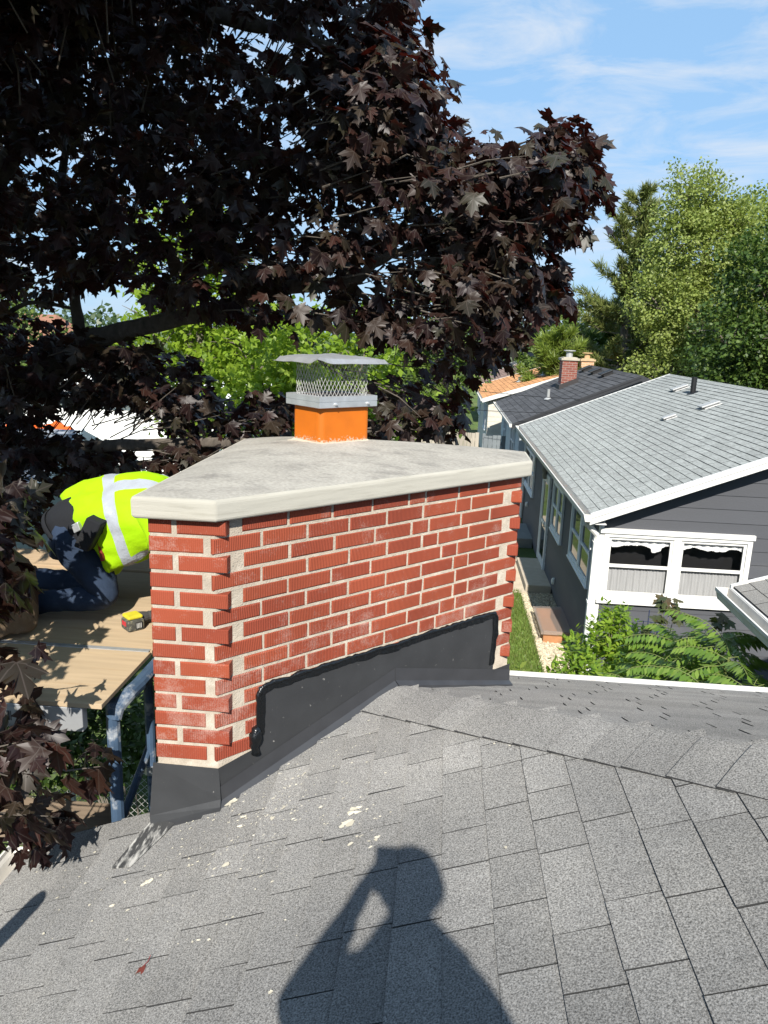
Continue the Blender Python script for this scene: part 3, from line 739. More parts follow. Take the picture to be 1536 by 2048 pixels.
def gable_roof(parent, x0, z0, xr, zr, y0, y1, m, trim, expo=0.14, tabs=(0.30, 0.31), edge=M_gap, lift=0.012, both=True, fascia_h=0.16, gap=0.012):
    """roof with the ridge along Y; eave line at x0, ridge at xr"""
    S = Vector((xr-x0, 0, zr-z0)); Ln = S.length; S.normalize()
    mb = MB(); rows = int(Ln/expo)+1
    random.seed(int(abs(x0*100)+y0*10))
    shingles(mb, (x0, 0, z0), (0, 1, 0), S, rows, Ln/rows, lambda s: [(y0, y1)], tab=tabs, gap=gap, lift=lift, stagger=tabs[0]/2)
    xo = 2*xr-x0
    mb.poly([(x0, y0, z0-0.006), (x0, y1, z0-0.006), (xr, y1, zr-0.006), (xr, y0, zr-0.006)], 1)
    mb.poly([(xr, y0, zr-0.004), (xr, y1, zr-0.004), (xo, y1, z0-0.004), (xo, y0, z0-0.004)], 0)
    r = obj('roof', mb, [m, edge], parent)
    # ridge caps
    rc = MB(); y = y0
    while y < y1:
        a, b = y, min(y+0.24, y1); q = 0.13; sl_ = (zr-z0)/(xr-x0)
        rc.quad((xr-q, a, zr-q*sl_+0.016), (xr-q, b, zr-q*sl_+0.012), (xr, b, zr+0.012), (xr, a, zr+0.018)); rc.quad((xr, a, zr+0.018), (xr, b, zr+0.012), (xr+q, b, zr-q*sl_+0.012), (xr+q, a, zr-q*sl_+0.016))
        y += 0.2
    obj('ridge_cap', rc, m, r)
    # rake boards at both gable ends
    for yy, sgn in ((y0, -1), (y1, 1)):
        f = MB(); N = Vector((0, 0, 1)); o = Vector((x0-0.02, yy, z0-fascia_h)); d = Vector((xr-x0+0.02, 0, (zr-z0)*(1+0.02/(xr-x0))))
        f.obox(o+Vector((0, 0, 0.006)), d, (0, sgn*0.03, 0), (0, 0, fascia_h*0.62)); f.obox(o+Vector((0, sgn*0.0, fascia_h*0.63)), d, (0, sgn*0.045, 0), (0, 0, fascia_h*0.37+0.012))
        o2 = Vector((xo+0.02, yy, z0-fascia_h)); d2 = Vector((-(xr-x0+0.02), 0, d.z))
        f.obox(o2+Vector((0, 0, 0.006)), d2, (0, sgn*0.03, 0), (0, 0, fascia_h+0.006))
        obj('rake_board', f, trim, parent)
    return r

# --- charcoal house next door
nb = thing('bungalow', 'charcoal sided bungalow with pale grey shingle roof and white trimmed windows', 'house', (6.1, 16, GZ))
NX0, NY0, NY1 = 2.42, 11.0, 21.3
EXn, EZn, RXn = 2.20, -2.40, 6.15
SLn = 0.40
RZn = EZn+SLn*(RXn-EXn)
gable_roof(nb, EXn, EZn, RXn, RZn, 10.66, 21.5, M_roofL, M_white, expo=0.135, tabs=(0.300, 0.306), gap=0.006)
BW = 2*RXn-NX0
def ntop(t): 
    x = NX0+t
    return (EZn+SLn*(x-EXn) if x < RXn else RZn-SLn*(x-RXn))-0.14
gw = MB()
siding(gw, (NX0+0.05, NY0), (BW, NY0), -4.94, RZn, (0, -1), top=lambda t: ntop(t+0.05), holes=[(0.01, 2.13, -3.74, -2.74)])
obj('gable_wall', gw, M_sidingD, nb)
sw_ = MB()
siding(sw_, (NX0, NY1), (NX0, NY0+0.05), -4.94, EZn-0.06, (-1, 0), holes=[])
obj('side_wall', sw_, M_sidingD, nb)
core = MB(); core.prism([(NX0+0.012, NY0+0.3), (BW, NY0+0.3), (BW, NY1), (NX0+0.012, NY1)], -4.96, EZn-0.02)
core.box(NX0+0.012, 2.50, NY0+0.006, NY0+0.3, -4.96, EZn-0.05); core.box(4.60, BW, NY0+0.006, NY0+0.3, -4.96, EZn-0.05)
core.box(2.50, 4.60, NY0+0.006, NY0+0.3, -4.96, -3.80)
obj('wall_core', core, M_dark, nb)
fd = MB(); fd.box(NX0+0.03, BW-0.03, NY0+0.03, NY1-0.03, GZ-0.1, -4.93); obj('foundation', fd, M_found, nb)
sof = MB(); sof.box(EXn+0.005, NX0+0.004, 10.67, 21.49, EZn-0.152, EZn-0.14); sof.box(EXn, EXn+0.02, 10.67, 21.49, EZn-0.15, EZn-0.012)
obj('soffit', sof, M_white, nb)
ct = MB(); ct.box(NX0-0.014, NX0+0.05, NY0-0.018, NY0+0.055, -2.74, EZn-0.02); obj('corner_trim', ct, M_white, nb)
ct = MB(); ct.box(NX0-0.014, NX0+0.085, NY0-0.018, NY0+0.055, -4.94, -2.745); obj('corner_trim', ct, M_white, nb)
ww = window(nb, (NX0+0.06, NY0-0.0, -3.745), (1, 0, 0), (0, -1, 0), 2.12, 1.02, sashes=2, casing=0.07, pane=M_paneT, curtain=True)
hd_ = MB(); hd_.box(NX0-0.012, NX0+2.20, NY0-0.065, NY0-0.001, -2.735, -2.665); hd_.box(NX0+0.03, NX0+2.20, NY0-0.075, NY0-0.001, -3.815, -3.765)
obj('window_trim', hd_, M_white, nb)
back = MB(); back.quad((2.5, NY0+0.29, -3.8), (4.6, NY0+0.29, -3.8), (4.6, NY0+0.29, -2.7), (2.5, NY0+0.29, -2.7)); obj('dark_room_panel', back, M_dark, nb)  # near-black panel standing in for the unlit interior behind the panes
gu = MB(); gutter(gu, EXn-0.001, 10.62, EXn-0.001, 21.5, EZn+0.004, (-1, 0, 0), w=0.12, h=0.11); obj('gutter', gu, M_white_dirty, nb)
deb = MB()
for i in range(110):
    y = random.uniform(10.8, 21); r_ = random.uniform(0.005, 0.015); x = EXn-0.06+random.uniform(-0.035, 0.035)
    deb.poly([(x+r_*math.cos(a)*random.uniform(.5, 1.2), y+2*r_*math.sin(a), EZn-0.004+random.uniform(0, .008)) for a in (0, 1.2, 2.5, 3.8, 5.1)])
tag(obj('gutter_debris', deb, mat('seed_litter', (0.23, 0.13, 0.10), rough=1, island=0.5), nb), kind='stuff')
dsp = MB(); x_, y_ = NX0-0.05, NY0-0.055
dsp.tube([(EXn-0.06, 10.80, EZn-0.10), (EXn-0.05, 10.80, EZn-0.16), (x_-0.10, 10.86, EZn-0.27), (x_-0.02, 10.92, EZn-0.36), (x_, y_, EZn-0.46)], 0.045, 8)
dsp.box(x_-0.05, x_+0.05, y_-0.045, y_+0.04, -4.95, EZn-0.42)
dsp.box(x_-0.06, x_+0.06, y_-0.052, y_+0.05, -3.82, -3.78); dsp.box(x_-0.06, x_+0.06, y_-0.052, y_+0.05, -2.88, -2.86)
obj('downspout', dsp, M_white, nb, bevel=0.006)
dsp = MB(); dsp.tube([(EXn-0.06, 20.9, EZn-0.10), (EXn-0.04, 20.9, EZn-0.2), (NX0-0.06, 20.9, EZn-0.4), (NX0-0.06, 20.9, -4.9)], 0.045, 8); obj('downspout', dsp, M_white, nb)
M_trimblue = mat('window_trim_white', (0.66, 0.68, 0.70), rough=0.5, var=0.03)
for (ya, yb, za, zb_, ns) in ((13.2, 11.38, -3.74, -2.72, 2), (15.54, 14.18, -3.82, -2.80, 2), (21.0, 18.9, -3.9, -2.86, 2)):
    window(nb, (NX0-0.012, ya, za), (0, -1, 0), (-1, 0, 0), ya-yb, zb_-za, sashes=ns, casing=0.06, fm=M_trimblue)
dr = MB(); 
for (a0, a1, b0, b1) in ((0, 0.09, 0, 2.06), (1.0, 1.09, 0, 2.06), (0.09, 1.0, 1.97, 2.06)): dr.box(NX0-0.055, NX0-0.002, 16.05+a0, 16.05+a1, -4.93+b0, -4.93+b1)
door = obj('storm_door', dr, M_trimblue, nb, bevel=0.004)
dl = MB()
for (a0, a1, b0, b1) in ((0.09, 0.2, 0, 1.97), (0.89, 1.0, 0, 1.97), (0.2, 0.89, 0, 0.16), (0.2, 0.89, 1.85, 1.97), (0.2, 0.89, 0.9, 0.98)): dl.box(NX0-0.04, NX0-0.008, 16.05+a0, 16.05+a1, -4.93+b0, -4.93+b1)
obj('door_leaf', dl, M_white, door)
for b0, b1 in ((0.16, 0.9), (0.98, 1.85)):
    p = MB(); p.quad((NX0-0.026, 16.94, -4.93+b0), (NX0-0.026, 16.25, -4.93+b0), (NX0-0.026, 16.25, -4.93+b1), (NX0-0.026, 16.94, -4.93+b1)); obj('pane', p, M_pane, door)
hn = MB(); hn.tube([(NX0-0.04, 16.19, -3.98), (NX0-0.08, 16.19, -3.98), (NX0-0.08, 16.19, -3.90)], 0.009, 6); obj('handle', hn, M_black, door)
nest = MB()
M_nest = mat('grey_lamp', (0.2, 0.19, 0.17), rough=0.9, bump=0.8, bscale=60)
nest.loft([[Vector((NX0-0.09+r_*math.cos(a), 16.6+r_*math.sin(a)*1.2, -2.80+zz)) for a in np.linspace(0, 2*math.pi, 10, endpoint=False)] for r_, zz in ((0.03, 0.09), (0.075, 0.07), (0.085, 0.0), (0.05, -0.05), (0.06, -0.10), (0.04, -0.19))])
nest.box(NX0-0.08, NX0, 16.57, 16.63, -2.8, -2.75)
obj('porch_lamp', nest, M_nest, nb, smooth=True)
for y, z in ((14.55, -4.68), (19.9, -4.3)):
    o_ = MB(); o_.loft([[Vector((NX0-0.02-dx, y+r_*math.cos(a), z+1.4*r_*math.sin(a))) for a in np.linspace(0, 2*math.pi, 10, endpoint=False)] for r_, dx in ((0.05, 0), (0.05, 0.04), (0.03, 0.055))]); obj('vent_hood', o_, M_white, nb)
# roof furniture
sN = Vector((1, 0, SLn)).normalized(); nN = Vector((-SLn, 0, 1)).normalized()
def on_roof(px, py): return Vector((px, py, EZn+SLn*(px-EXn)))
def box_vent(parent, p, m, lx=0.30, ly=0.30, h=0.075, S=sN, N=nN):
    v = MB(); o = p-S*lx/2-Vector((0, ly/2, 0))
    v.obox(o+N*0.004, S*lx*1.15, (0, ly, 0), N*0.02); v.obox(o+S*0.03+N*0.024+Vector((0, 0.03, 0)), S*(lx-0.03), (0, ly-0.06, 0), N*(h-0.05)); v.obox(o-S*0.04+N*(h-0.026), S*(lx+0.06), (0, ly, 0), N*0.03)
    obj('roof_vent', v, m, parent, bevel=0.006)
M_alum = mat('mill_finish_vent', (0.42, 0.42, 0.41), rough=0.5, metal=0.3)
for (x, y) in ((5.58, 18.55), (5.25, 15.4)): box_vent(nb, on_roof(x, y), M_alum)
box_vent(nb, on_roof(4.55, 15.55), M_alum, lx=0.2, ly=0.2, h=0.065)
st_ = MB(); p = on_roof(5.55, 17.5); st_.tube([p-Vector((0, 0, 0.05)), p+Vector((0, 0, 0.36))], 0.06, 12); st_.tube([p-nN*0.01, p+nN*0.03], [0.17, 0.10], 12); obj('vent_pipe', st_, M_black, nb)

# --- the row of houses behind it
def stack(parent, x, y, zb, zt, w, d, m, flue_m, top_m):
    c = MB(); c.box(x-w/2, x+w/2, y-d/2, y+d/2, zb, zt); r = obj('chimney', c, m, parent)
    k = MB(); k.prism([(x-w/2-0.05, y-d/2-0.05), (x+w/2+0.05, y-d/2-0.05), (x+w/2+0.05, y+d/2+0.05), (x-w/2-0.05, y+d/2+0.05)], zt, zt+0.07)
    k.prism([(x-w/2+0.02, y-d/2+0.02), (x+w/2-0.02, y-d/2+0.02), (x+w/2-0.02, y+d/2-0.02), (x-w/2+0.02, y+d/2-0.02)], zt+0.07, zt+0.10)
    obj('crown', k, top_m, r)
    f = MB(); f.tube([(x, y, zt+0.09), (x, y, zt+0.27)], 0.11, 10); f.tube([(x, y, zt+0.30), (x, y, zt+0.33)], [0.20, 0.20], 10)
    for an in (0.5, 2.6, 4.7): f.tube([(x+0.1*math.cos(an), y+0.1*math.sin(an), zt+0.25), (x+0.14*math.cos(an), y+0.14*math.sin(an), zt+0.31)], 0.012, 4)
    obj('flue', f, flue_m, r)
def wallbrick(name, c1, c2, mo_):
    m, n, l, b = _new(name); t = n.new('ShaderNodeTexCoord'); sp = n.new('ShaderNodeSeparateXYZ'); cb = n.new('ShaderNodeCombineXYZ'); ad = n.new('ShaderNodeMath'); ad.operation = 'ADD'
    l.new(t.outputs['Object'], sp.inputs[0]); l.new(sp.outputs['X'], ad.inputs[0]); l.new(sp.outputs['Y'], ad.inputs[1]); l.new(ad.outputs[0], cb.inputs['X']); l.new(sp.outputs['Z'], cb.inputs['Y'])
    br = n.new('ShaderNodeTexBrick'); br.inputs['Scale'].default_value = 1.0; br.inputs['Brick Width'].default_value = 0.21; br.inputs['Row Height'].default_value = 0.075; br.inputs['Mortar Size'].default_value = 0.008
    br.inputs['Color1'].default_value = (*c1, 1); br.inputs['Color2'].default_value = (*c2, 1); br.inputs['Mortar'].default_value = (*mo_, 1)
    l.new(cb.outputs[0], br.inputs['Vector']); l.new(br.outputs['Color'], b.inputs['Base Color']); b.inputs['Roughness'].default_value = 0.9
    return m
M_redB = wallbrick('dark_red_brick', (0.17, 0.045, 0.03), (0.24, 0.075, 0.05), (0.26, 0.2, 0.17))
M_tanB = wallbrick('tan_brick', (0.52, 0.31, 0.17), (0.45, 0.25, 0.13), (0.5, 0.42, 0.33))
M_paleblue = mat('pale_blue_siding', (0.42, 0.47, 0.50), rough=0.7, var=0.05)
M_cream = mat('cream_wall', (0.55, 0.52, 0.45), rough=0.8)
M_ash = mat('dark_flashing_far', (0.04, 0.035, 0.035), rough=0.6)
def row_house(name, label, x0, y0, y1, ez, xr, sl, roofm, wallm, trim=M_white, over=0.25):
    h = thing(name, label, 'house', (xr, (y0+y1)/2, GZ)); zr = ez+sl*(xr-x0)
    gable_roof(h, x0, ez, xr, zr, y0, y1, roofm, trim, expo=0.2, tabs=(0.40, 0.42), lift=0.014, gap=0.02)
    w = MB(); xw0, xw1 = x0+over, 2*xr-x0-over; ya, yb = y0+over, y1-over
    siding(w, (xw0, yb), (xw0, ya), GZ+0.15, ez-0.03, (-1, 0), expo=0.2); 
    siding(w, (xw0, ya), (xw1, ya), GZ+0.15, zr, (0, -1), expo=0.2, top=lambda t: ez+sl*min(over+t, 2*(xr-x0)-over-t)-0.1)
    obj('wall', w, wallm, h)
    c = MB(); c.prism([(xw0+0.01, ya+0.01), (xw1-0.01, ya+0.01), (xw1-0.01, yb-0.01), (xw0+0.01, yb-0.01)], GZ-0.1, ez-0.04); obj('wall_core', c, wallm, h)
    g_ = MB(); gutter(g_, x0-0.002, y0, x0-0.002, y1, ez, (-1, 0, 0)); obj('gutter', g_, M_white_dirty, h)
    return h, zr
h2, zr2 = row_house('bungalow', 'pale blue bungalow with charcoal roof and dark red brick chimney behind the pale grey roof', 2.06, 22.1, 29.6, -2.42, 5.55, 0.432, M_roofD, M_paleblue, trim=M_roofD)
def rz2(x): return -2.42+0.432*(x-2.06)
stack(h2, 4.18, 26.4, rz2(3.7), -0.66, 0.50, 0.62, M_redB, M_alum, mat('crown_cement', (0.42, 0.38, 0.3), rough=0.9))
k_ = MB(); k_.prism([(3.87, 26.02), (4.49, 26.02), (4.49, 26.78), (3.87, 26.78)], [rz2(3.87)-0.05, rz2(4.49)-0.05, rz2(4.49)-0.05, rz2(3.87)-0.05], [rz2(3.87)+0.16, rz2(4.49)+0.16, rz2(4.49)+0.16, rz2(3.87)+0.16]); obj('chimney_flashing', k_, M_ash, h2)
S2 = Vector((1, 0, 0.432)).normalized(); N2 = Vector((-0.432, 0, 1)).normalized()
for y in (28.6, 26.8, 25.0): box_vent(h2, Vector((5.2, y, rz2(5.2))), M_black, lx=0.34, ly=0.5, h=0.13, S=S2, N=N2)
v_ = MB(); v_.tube([(3.35, 24.6, rz2(3.35)-0.05), (3.35, 24.6, rz2(3.35)+0.32)], 0.045, 8); v_.tube([(3.35, 24.6, rz2(3.35)), (3.35, 24.6, rz2(3.35)+0.06)], [0.14, 0.06], 10); obj('vent_pipe', v_, M_alum, h2)
window(h2, (2.06+0.25-0.012, 27.9, -3.7), (0, -1, 0), (-1, 0, 0), 0.8, 0.95, casing=0.06, fm=M_trimblue); window(h2, (2.06+0.25-0.012, 24.9, -3.7), (0, -1, 0), (-1, 0, 0), 1.3, 1.0, sashes=2, casing=0.06, fm=M_trimblue)
h3, zr3 = row_house('bungalow', 'cream bungalow with faded orange tan roof and tan brick chimney', 1.62, 30.9, 39.0, -2.42, 5.2, 0.33, M_roofO, M_cream)
def rz3(x): return -2.42+0.33*(x-1.62)
stack(h3, 5.75, 31.8, -1.6, -0.80, 0.50, 0.5, M_tanB, mat('tan_flue', (0.55, 0.36, 0.2), rough=0.8), mat('tan_crown', (0.5, 0.36, 0.22), rough=0.9))
for (x, y, hh_) in ((3.6, 36.0, 0.3), (3.3, 33.9, 0.22), (4.3, 33.8, 0.45)):
    v_ = MB(); v_.tube([(x, y, rz3(x)-0.05), (x, y, rz3(x)+hh_)], 0.05, 8); v_.tube([(x, y, rz3(x)), (x, y, rz3(x)+0.05)], [0.14, 0.07], 8); obj('vent_pipe', v_, M_alum, h3)
window(h3, (1.62+0.25-0.012, 38.0, -3.7), (0, -1, 0), (-1, 0, 0), 0.9, 0.95, casing=0.06, fm=M_trimblue); window(h3, (1.62+0.25-0.012, 33.5, -3.8), (0, -1, 0), (-1, 0, 0), 1.5, 1.1, sashes=2, casing=0.06, fm=M_trimblue)
h4, zr4 = row_house('bungalow', 'distant bungalow with dull brown roof beyond the orange tan roof', 2.2, 44, 54, -2.75, 5.6, 0.36, M_roofB, M_cream)
h5, zr5 = row_house('bungalow', 'far dark roofed house below the conifers', 4.8, 58, 66, -2.3, 7.6, 0.3, M_roofD, M_cream)

# garage wing at the right edge
gz0 = -2.05
ga = thing('garage', 'low garage corner with grey shingle roof and white gutter at the right edge', 'garage', (5.2, 3.6, GZ))
ra = MB(); shingles(ra, (2.62, 0, gz0), (0, 1, 0), Vector((1, 0, 0.33)).normalized(), 22, 0.134, lambda s: [(0.6, 6.50)], tab=(0.30, 0.305), gap=0.008, lift=0.008, stagger=0.15)
ra.poly([(2.62, 0.6, gz0-0.006), (5.4, 0.6, gz0-0.006+2.78*0.33), (5.4, 6.5, gz0-0.006+2.78*0.33), (2.62, 6.5, gz0-0.006)], 1); ra.poly([(5.4, 0.6, gz0+2.78*0.33), (8.2, 0.6, gz0), (8.2, 6.5, gz0), (5.4, 6.5, gz0+2.78*0.33)])
obj('roof', ra, [M_shingle, M_felt], ga)
gu = MB(); gutter(gu, 2.60, 0.6, 2.60, 6.54, gz0-0.02, (-1, 0, 0), w=0.12, h=0.11); obj('gutter', gu, M_white_dirty, ga)
f_ = MB(); f_.obox((2.60, 6.50, gz0-0.13), (2.8, 0, 2.8*0.33), (0, 0.03, 0), (0, 0, 0.145)); f_.box(2.60, 2.625, 0.6, 6.5, gz0-0.15, gz0-0.012); obj('rake_board', f_, M_white, ga)
w_ = MB(); siding(w_, (2.9, 6.2), (2.9, 0.9), GZ, gz0-0.1, (-1, 0)); siding(w_, (7.9, 6.2), (2.9, 6.2), GZ, gz0-0.1, (0, 1)); w_.box(2.91, 7.9, 0.9, 6.19, GZ, gz0-0.05); obj('wall', w_, M_beige, ga)

# grey shingled garage glimpsed through the maple at left
gl = thing('garage', 'slate grey shingled garage with white rake board seen through the maple leaves', 'garage', (-8, 9.5, GZ))
lx0, lx1, yr, zr_, ye, ze = -11.5, -5.08, 10.34, -1.5, 8.2, -2.34
S_ = Vector((0, yr-ye, zr_-ze)); Ls = S_.length; S_.normalize(); rg = MB()
shingles(rg, (0, ye, ze), (1, 0, 0), S_, 16, Ls/16, lambda s: [(lx0, lx1)], tab=(0.25, 0.42), gap=0.008, lift=0.012)
rg.poly([(lx0, ye, ze-0.006), (lx1, ye, ze-0.006), (lx1, yr, zr_-0.006), (lx0, yr, zr_-0.006)], 1); rg.poly([(lx0, yr, zr_), (lx1, yr, zr_), (lx1, 2*yr-ye, ze), (lx0, 2*yr-ye, ze)])
obj('roof', rg, [M_roofG, M_gap], gl)
rk = MB(); rk.obox((lx1, ye-0.03, ze-0.13), (0.035, 0, 0), (0, yr-ye+0.03, zr_-ze+0.012), (0, 0, 0.155)); rk.obox((lx1, 2*yr-ye, ze-0.13), (0.035, 0, 0), (0, -(yr-ye), zr_-ze), (0, 0, 0.14)); rk.box(lx0, lx1, ye-0.03, ye-0.002, ze-0.14, ze+0.004)
obj('rake_board', rk, mat('aqua_white_trim', (0.62, 0.70, 0.72), rough=0.5), gl)
wg = MB(); siding(wg, (lx0+.2, ye+.25), (lx1-.2, ye+.25), GZ, ze-0.05, (0, -1)); siding(wg, (lx1-.2, ye+.25), (lx1-.2, 2*yr-ye-.25), GZ, zr_, (1, 0), top=lambda t: ze+0.39*min(t+.25, 2*(yr-ye)-.25-t)-0.12)
wg.prism([(lx0+.21, ye+.26), (lx1-.21, ye+.26), (lx1-.21, 2*yr-ye-.26), (lx0+.21, 2*yr-ye-.26)], GZ, ze-.06)
obj('wall', wg, mat('sage_siding', (0.30, 0.34, 0.31), rough=0.8), gl)
# bright white outbuilding, orange tarp, brown roof far left
M_bright = mat('white_metal_siding', (0.84, 0.84, 0.82), rough=0.5, var=0.02)
wb = thing('outbuilding', 'bright white metal outbuilding glimpsed behind the maple branches', 'shed', (-9.6, 21.5, GZ))
b_ = MB(); siding(b_, (-14.5, 19.6), (-5.0, 19.6), GZ, -2.0, (0, -1), expo=0.3); b_.prism([(-14.5, 19.61), (-5.0, 19.61), (-5.0, 24), (-14.5, 24)], GZ, -2.02); obj('wall', b_, M_bright, wb)
b_ = MB(); b_.poly([(-14.7, 19.3, -2.02), (-4.8, 19.3, -2.02), (-4.8, 21.8, -1.5), (-14.7, 21.8, -1.5)]); b_.poly([(-14.7, 21.8, -1.5), (-4.8, 21.8, -1.5), (-4.8, 24.3, -2.02), (-14.7, 24.3, -2.02)])
for x in np.arange(-14.5, -4.8, 0.45): b_.obox((x, 19.3, -2.02), (0.03, 0, 0), (0, 2.5, 0.52), (0, 0, 0.025))
o_ = obj('roof', b_, M_bright, wb)
tp = MB(); N = 14
for i in range(N):
    for j in range(5):
        def q(i, j): 
            x = -7.75+1.2*i/N; return Vector((x, 12.9+0.5*j/5, -1.76-0.35*(j/5)*0.6+0.05*math.sin(i*1.3)+0.03*math.sin(i*2.9+j)))
        tp.quad(q(i, j), q(i+1, j), q(i+1, j+1), q(i, j+1))
        if j == 0: tp.quad(q(i, 0)-Vector((0, 0, 1.6)), q(i+1, 0)-Vector((0, 0, 1.6)), q(i+1, 0), q(i, 0))
tag(obj('tarp', tp, mat('orange_tarp', (0.75, 0.13, 0.02), rough=0.6), loc=(-6.9, 13, GZ)), 'bright orange tarp showing just above the slate grey garage ridge', 'tarp')
pl_ = bpy.data.objects['tarp']; 
tf = MB()
for x in (-7.6, -6.7): tf.tube([(x, 13.15, GZ), (x, 13.15, -1.9)], 0.03, 6)
obj('pole', tf, M_plank, pl_)
fb_ = thing('bungalow', 'house with reddish brown roof far behind the left branches', 'house', (-17, 27, GZ))
b_ = MB(); b_.poly([(-24, 25, -1.3), (-13.2, 25, -1.3), (-14.5, 28, 0.25), (-24, 28, 0.25)]); b_.poly([(-24, 28, 0.25), (-14.5, 28, 0.25), (-13.2, 31, -1.3), (-24, 31, -1.3)]); b_.poly([(-13.2, 25, -1.3), (-13.2, 31, -1.3), (-14.5, 28, 0.25)])
obj('roof', b_, mat('red_brown_roof', (0.26, 0.13, 0.085), rough=0.95, var=0.2, scale=8), fb_)
b_ = MB(); b_.box(-23.8, -13.5, 25.3, 30.7, GZ, -1.32); obj('wall', b_, M_cream, fb_)

# fences
M_fence = mat('weathered_fence', (0.36, 0.32, 0.26), rough=0.9, var=0.2, scale=4, stretch=(6, 6, 0.5), island=0.18)
def board_fence(name, label, a, b, z0, h, m, bw=0.14):
    f = thing(name, label, 'fence', ((a[0]+b[0])/2, (a[1]+b[1])/2, GZ)); a, b = Vector((*a, 0)), Vector((*b, 0)); d = (b-a); L = d.length; d.normalize(); n = Vector((-d.y, d.x, 0))
    mb = MB(); s = 0
    while s < L: mb.obox(a+d*s+Vector((0, 0, z0)), d*(bw-0.012), n*0.02, (0, 0, h+random.uniform(-.015, .015))); s += bw
    obj('board_panel', mb, m, f)
    for zz in (0.35, h-0.3):
        r = MB(); r.obox(a+n*0.021+Vector((0, 0, z0+zz)), d*L, n*0.04, (0, 0, 0.09)); obj('rail', r, m, f)
    s = 0
    while s <= L+0.01:
        p = MB(); c = a+d*s+n*0.062; p.obox(c-d*0.045+Vector((0, 0, GZ)), d*0.09, n*0.09, (0, 0, h+z0-GZ+0.04)); obj('post', p, m, f); s += max(2.4, L/6)
board_fence('board_fence', 'tall weathered tan board fence behind the chimney cap', (-4.5, 27.2), (1.25, 27.2), GZ, 1.75, M_fence)
board_fence('board_gate', 'narrow grey board gate beside the pale blue house', (1.38, 24.2), (2.02, 24.2), GZ, 2.05, mat('grey_gate', (0.17, 0.19, 0.20), rough=0.9, island=0.15))
cf = thing('chain_link_fence', 'rusty chain link fence in the shade behind the scaffold pole', 'fence', (-3, 6.3, GZ))
c_ = MB()
for i in range(70):
    x = -5.6+i*0.075
    for s_ in (1, -1): c_.tube([(x+(0 if s_ > 0 else 1.2), 6.3, GZ), (x+(1.2 if s_ > 0 else 0), 6.3, GZ+1.2)], 0.0028, 4, cap=False)
obj('wire_mesh', c_, mat('fence_wire', (0.4, 0.39, 0.36), rough=0.6, metal=0.5), cf)
c_ = MB(); c_.tube([(-5.6, 6.3, GZ+1.21), (0.8, 6.3, GZ+1.21)], 0.022, 6); obj('top_rail', c_, mat('rusty_rail', (0.3, 0.16, 0.10), rough=0.8), cf)
for x in (-5.6, -3.4, -1.2, 0.8):
    c_ = MB(); c_.tube([(x, 6.3, GZ), (x, 6.3, GZ+1.26)], 0.028, 7); obj('post', c_, M_galv, cf)

# strip of garden beside the neighbour
lw = MB(); lw.quad((0.2, 5.2, GZ+0.006), (1.78, 5.2, GZ+0.006), (1.78, 17, GZ+0.006), (0.2, 17, GZ+0.006))
tag(obj('lawn', lw, mat('strip_lawn', (0.10, 0.15, 0.03), rough=1, var=0.3, scale=3, fine=0.4, fscale=60)), kind='structure')
gb = MB(); gb.quad((1.80, 7, GZ+0.008), (2.45, 7, GZ+0.008), (2.45, 15.0, GZ+0.008), (1.80, 15.0, GZ+0.008))
tag(obj('gravel_bed', gb, mat('gravel_base', (0.40, 0.35, 0.26), rough=1, var=0.3, scale=30, fine=0.5, fscale=70)), kind='structure')
pw = MB(); pw.box(1.30, 1.97, 14.9, 22, GZ-0.05, GZ+0.03); tag(obj('path', pw, mat('concrete_path', (0.46, 0.39, 0.29), rough=0.9, var=0.1)), kind='structure')
def scatter_blades(n, x0, x1, y0, y1):
    x = rng.uniform(x0, x1, n); y = rng.uniform(y0, y1, n); a = rng.uniform(0, 6.283, n); h = rng.uniform(0.04, 0.10, n); w = 0.006
    b = np.stack([x, y, np.full(n, GZ+0.004)], 1); d = np.stack([np.cos(a), np.sin(a), np.zeros(n)], 1)*w
    tip = b+np.stack([rng.normal(0, .025, n), rng.normal(0, .025, n), h], 1)
    V = np.stack([b-d, b+d, tip], 1).reshape(-1, 3); F = np.arange(3*n).reshape(-1, 3); return V, F
V, F = scatter_blades(26000, 0.3, 1.82, 6, 15)
tag(np_obj('grass', V, F, leafmat('grass_blades', [(0.10, 0.17, 0.025), (0.14, 0.20, 0.04), (0.19, 0.20, 0.06)], trans=(0.2, 0.3, 0.03), tw=0.3)), kind='stuff')
n = 5200
cx, cy = rng.uniform(1.80, 2.44, n), rng.uniform(7.5, 15.0, n); r_ = rng.uniform(0.010, 0.026, n)
ico = np.array([(1, 0, 0), (-1, 0, 0), (0, 1, 0), (0, -1, 0), (0, 0, .7), (0, 0, -.7)], float); icf = np.array([(0, 2, 4), (2, 1, 4), (1, 3, 4), (3, 0, 4), (2, 0, 5), (1, 2, 5), (3, 1, 5), (0, 3, 5)])
V = (ico[None]*rng.uniform(.6, 1.25, (n, 6, 1))*r_[:, None, None]+np.stack([cx, cy, np.full(n, GZ+0.014)], 1)[:, None]).reshape(-1, 3); F = (icf[None]+6*np.arange(n)[:, None, None]).reshape(-1, 3)
tag(np_obj('gravel', V, F, mat('cream_gravel', (0.50, 0.43, 0.31), rough=0.95, island=0.4)), kind='stuff')
sp_ = thing('doorstep', 'concrete doorstep below the storm door, half in shade', 'step', (2.15, 16, GZ))
s_ = MB(); s_.box(1.90, 2.418, 14.95, 16.95, GZ, -4.92); obj('slab', s_, mat('step_concrete', (0.42, 0.36, 0.28), rough=0.9, var=0.1), sp_, bevel=0.015)
sp_ = thing('doorstep', 'second shaded concrete doorstep farther along the charcoal wall', 'step', (2.2, 19.2, GZ))
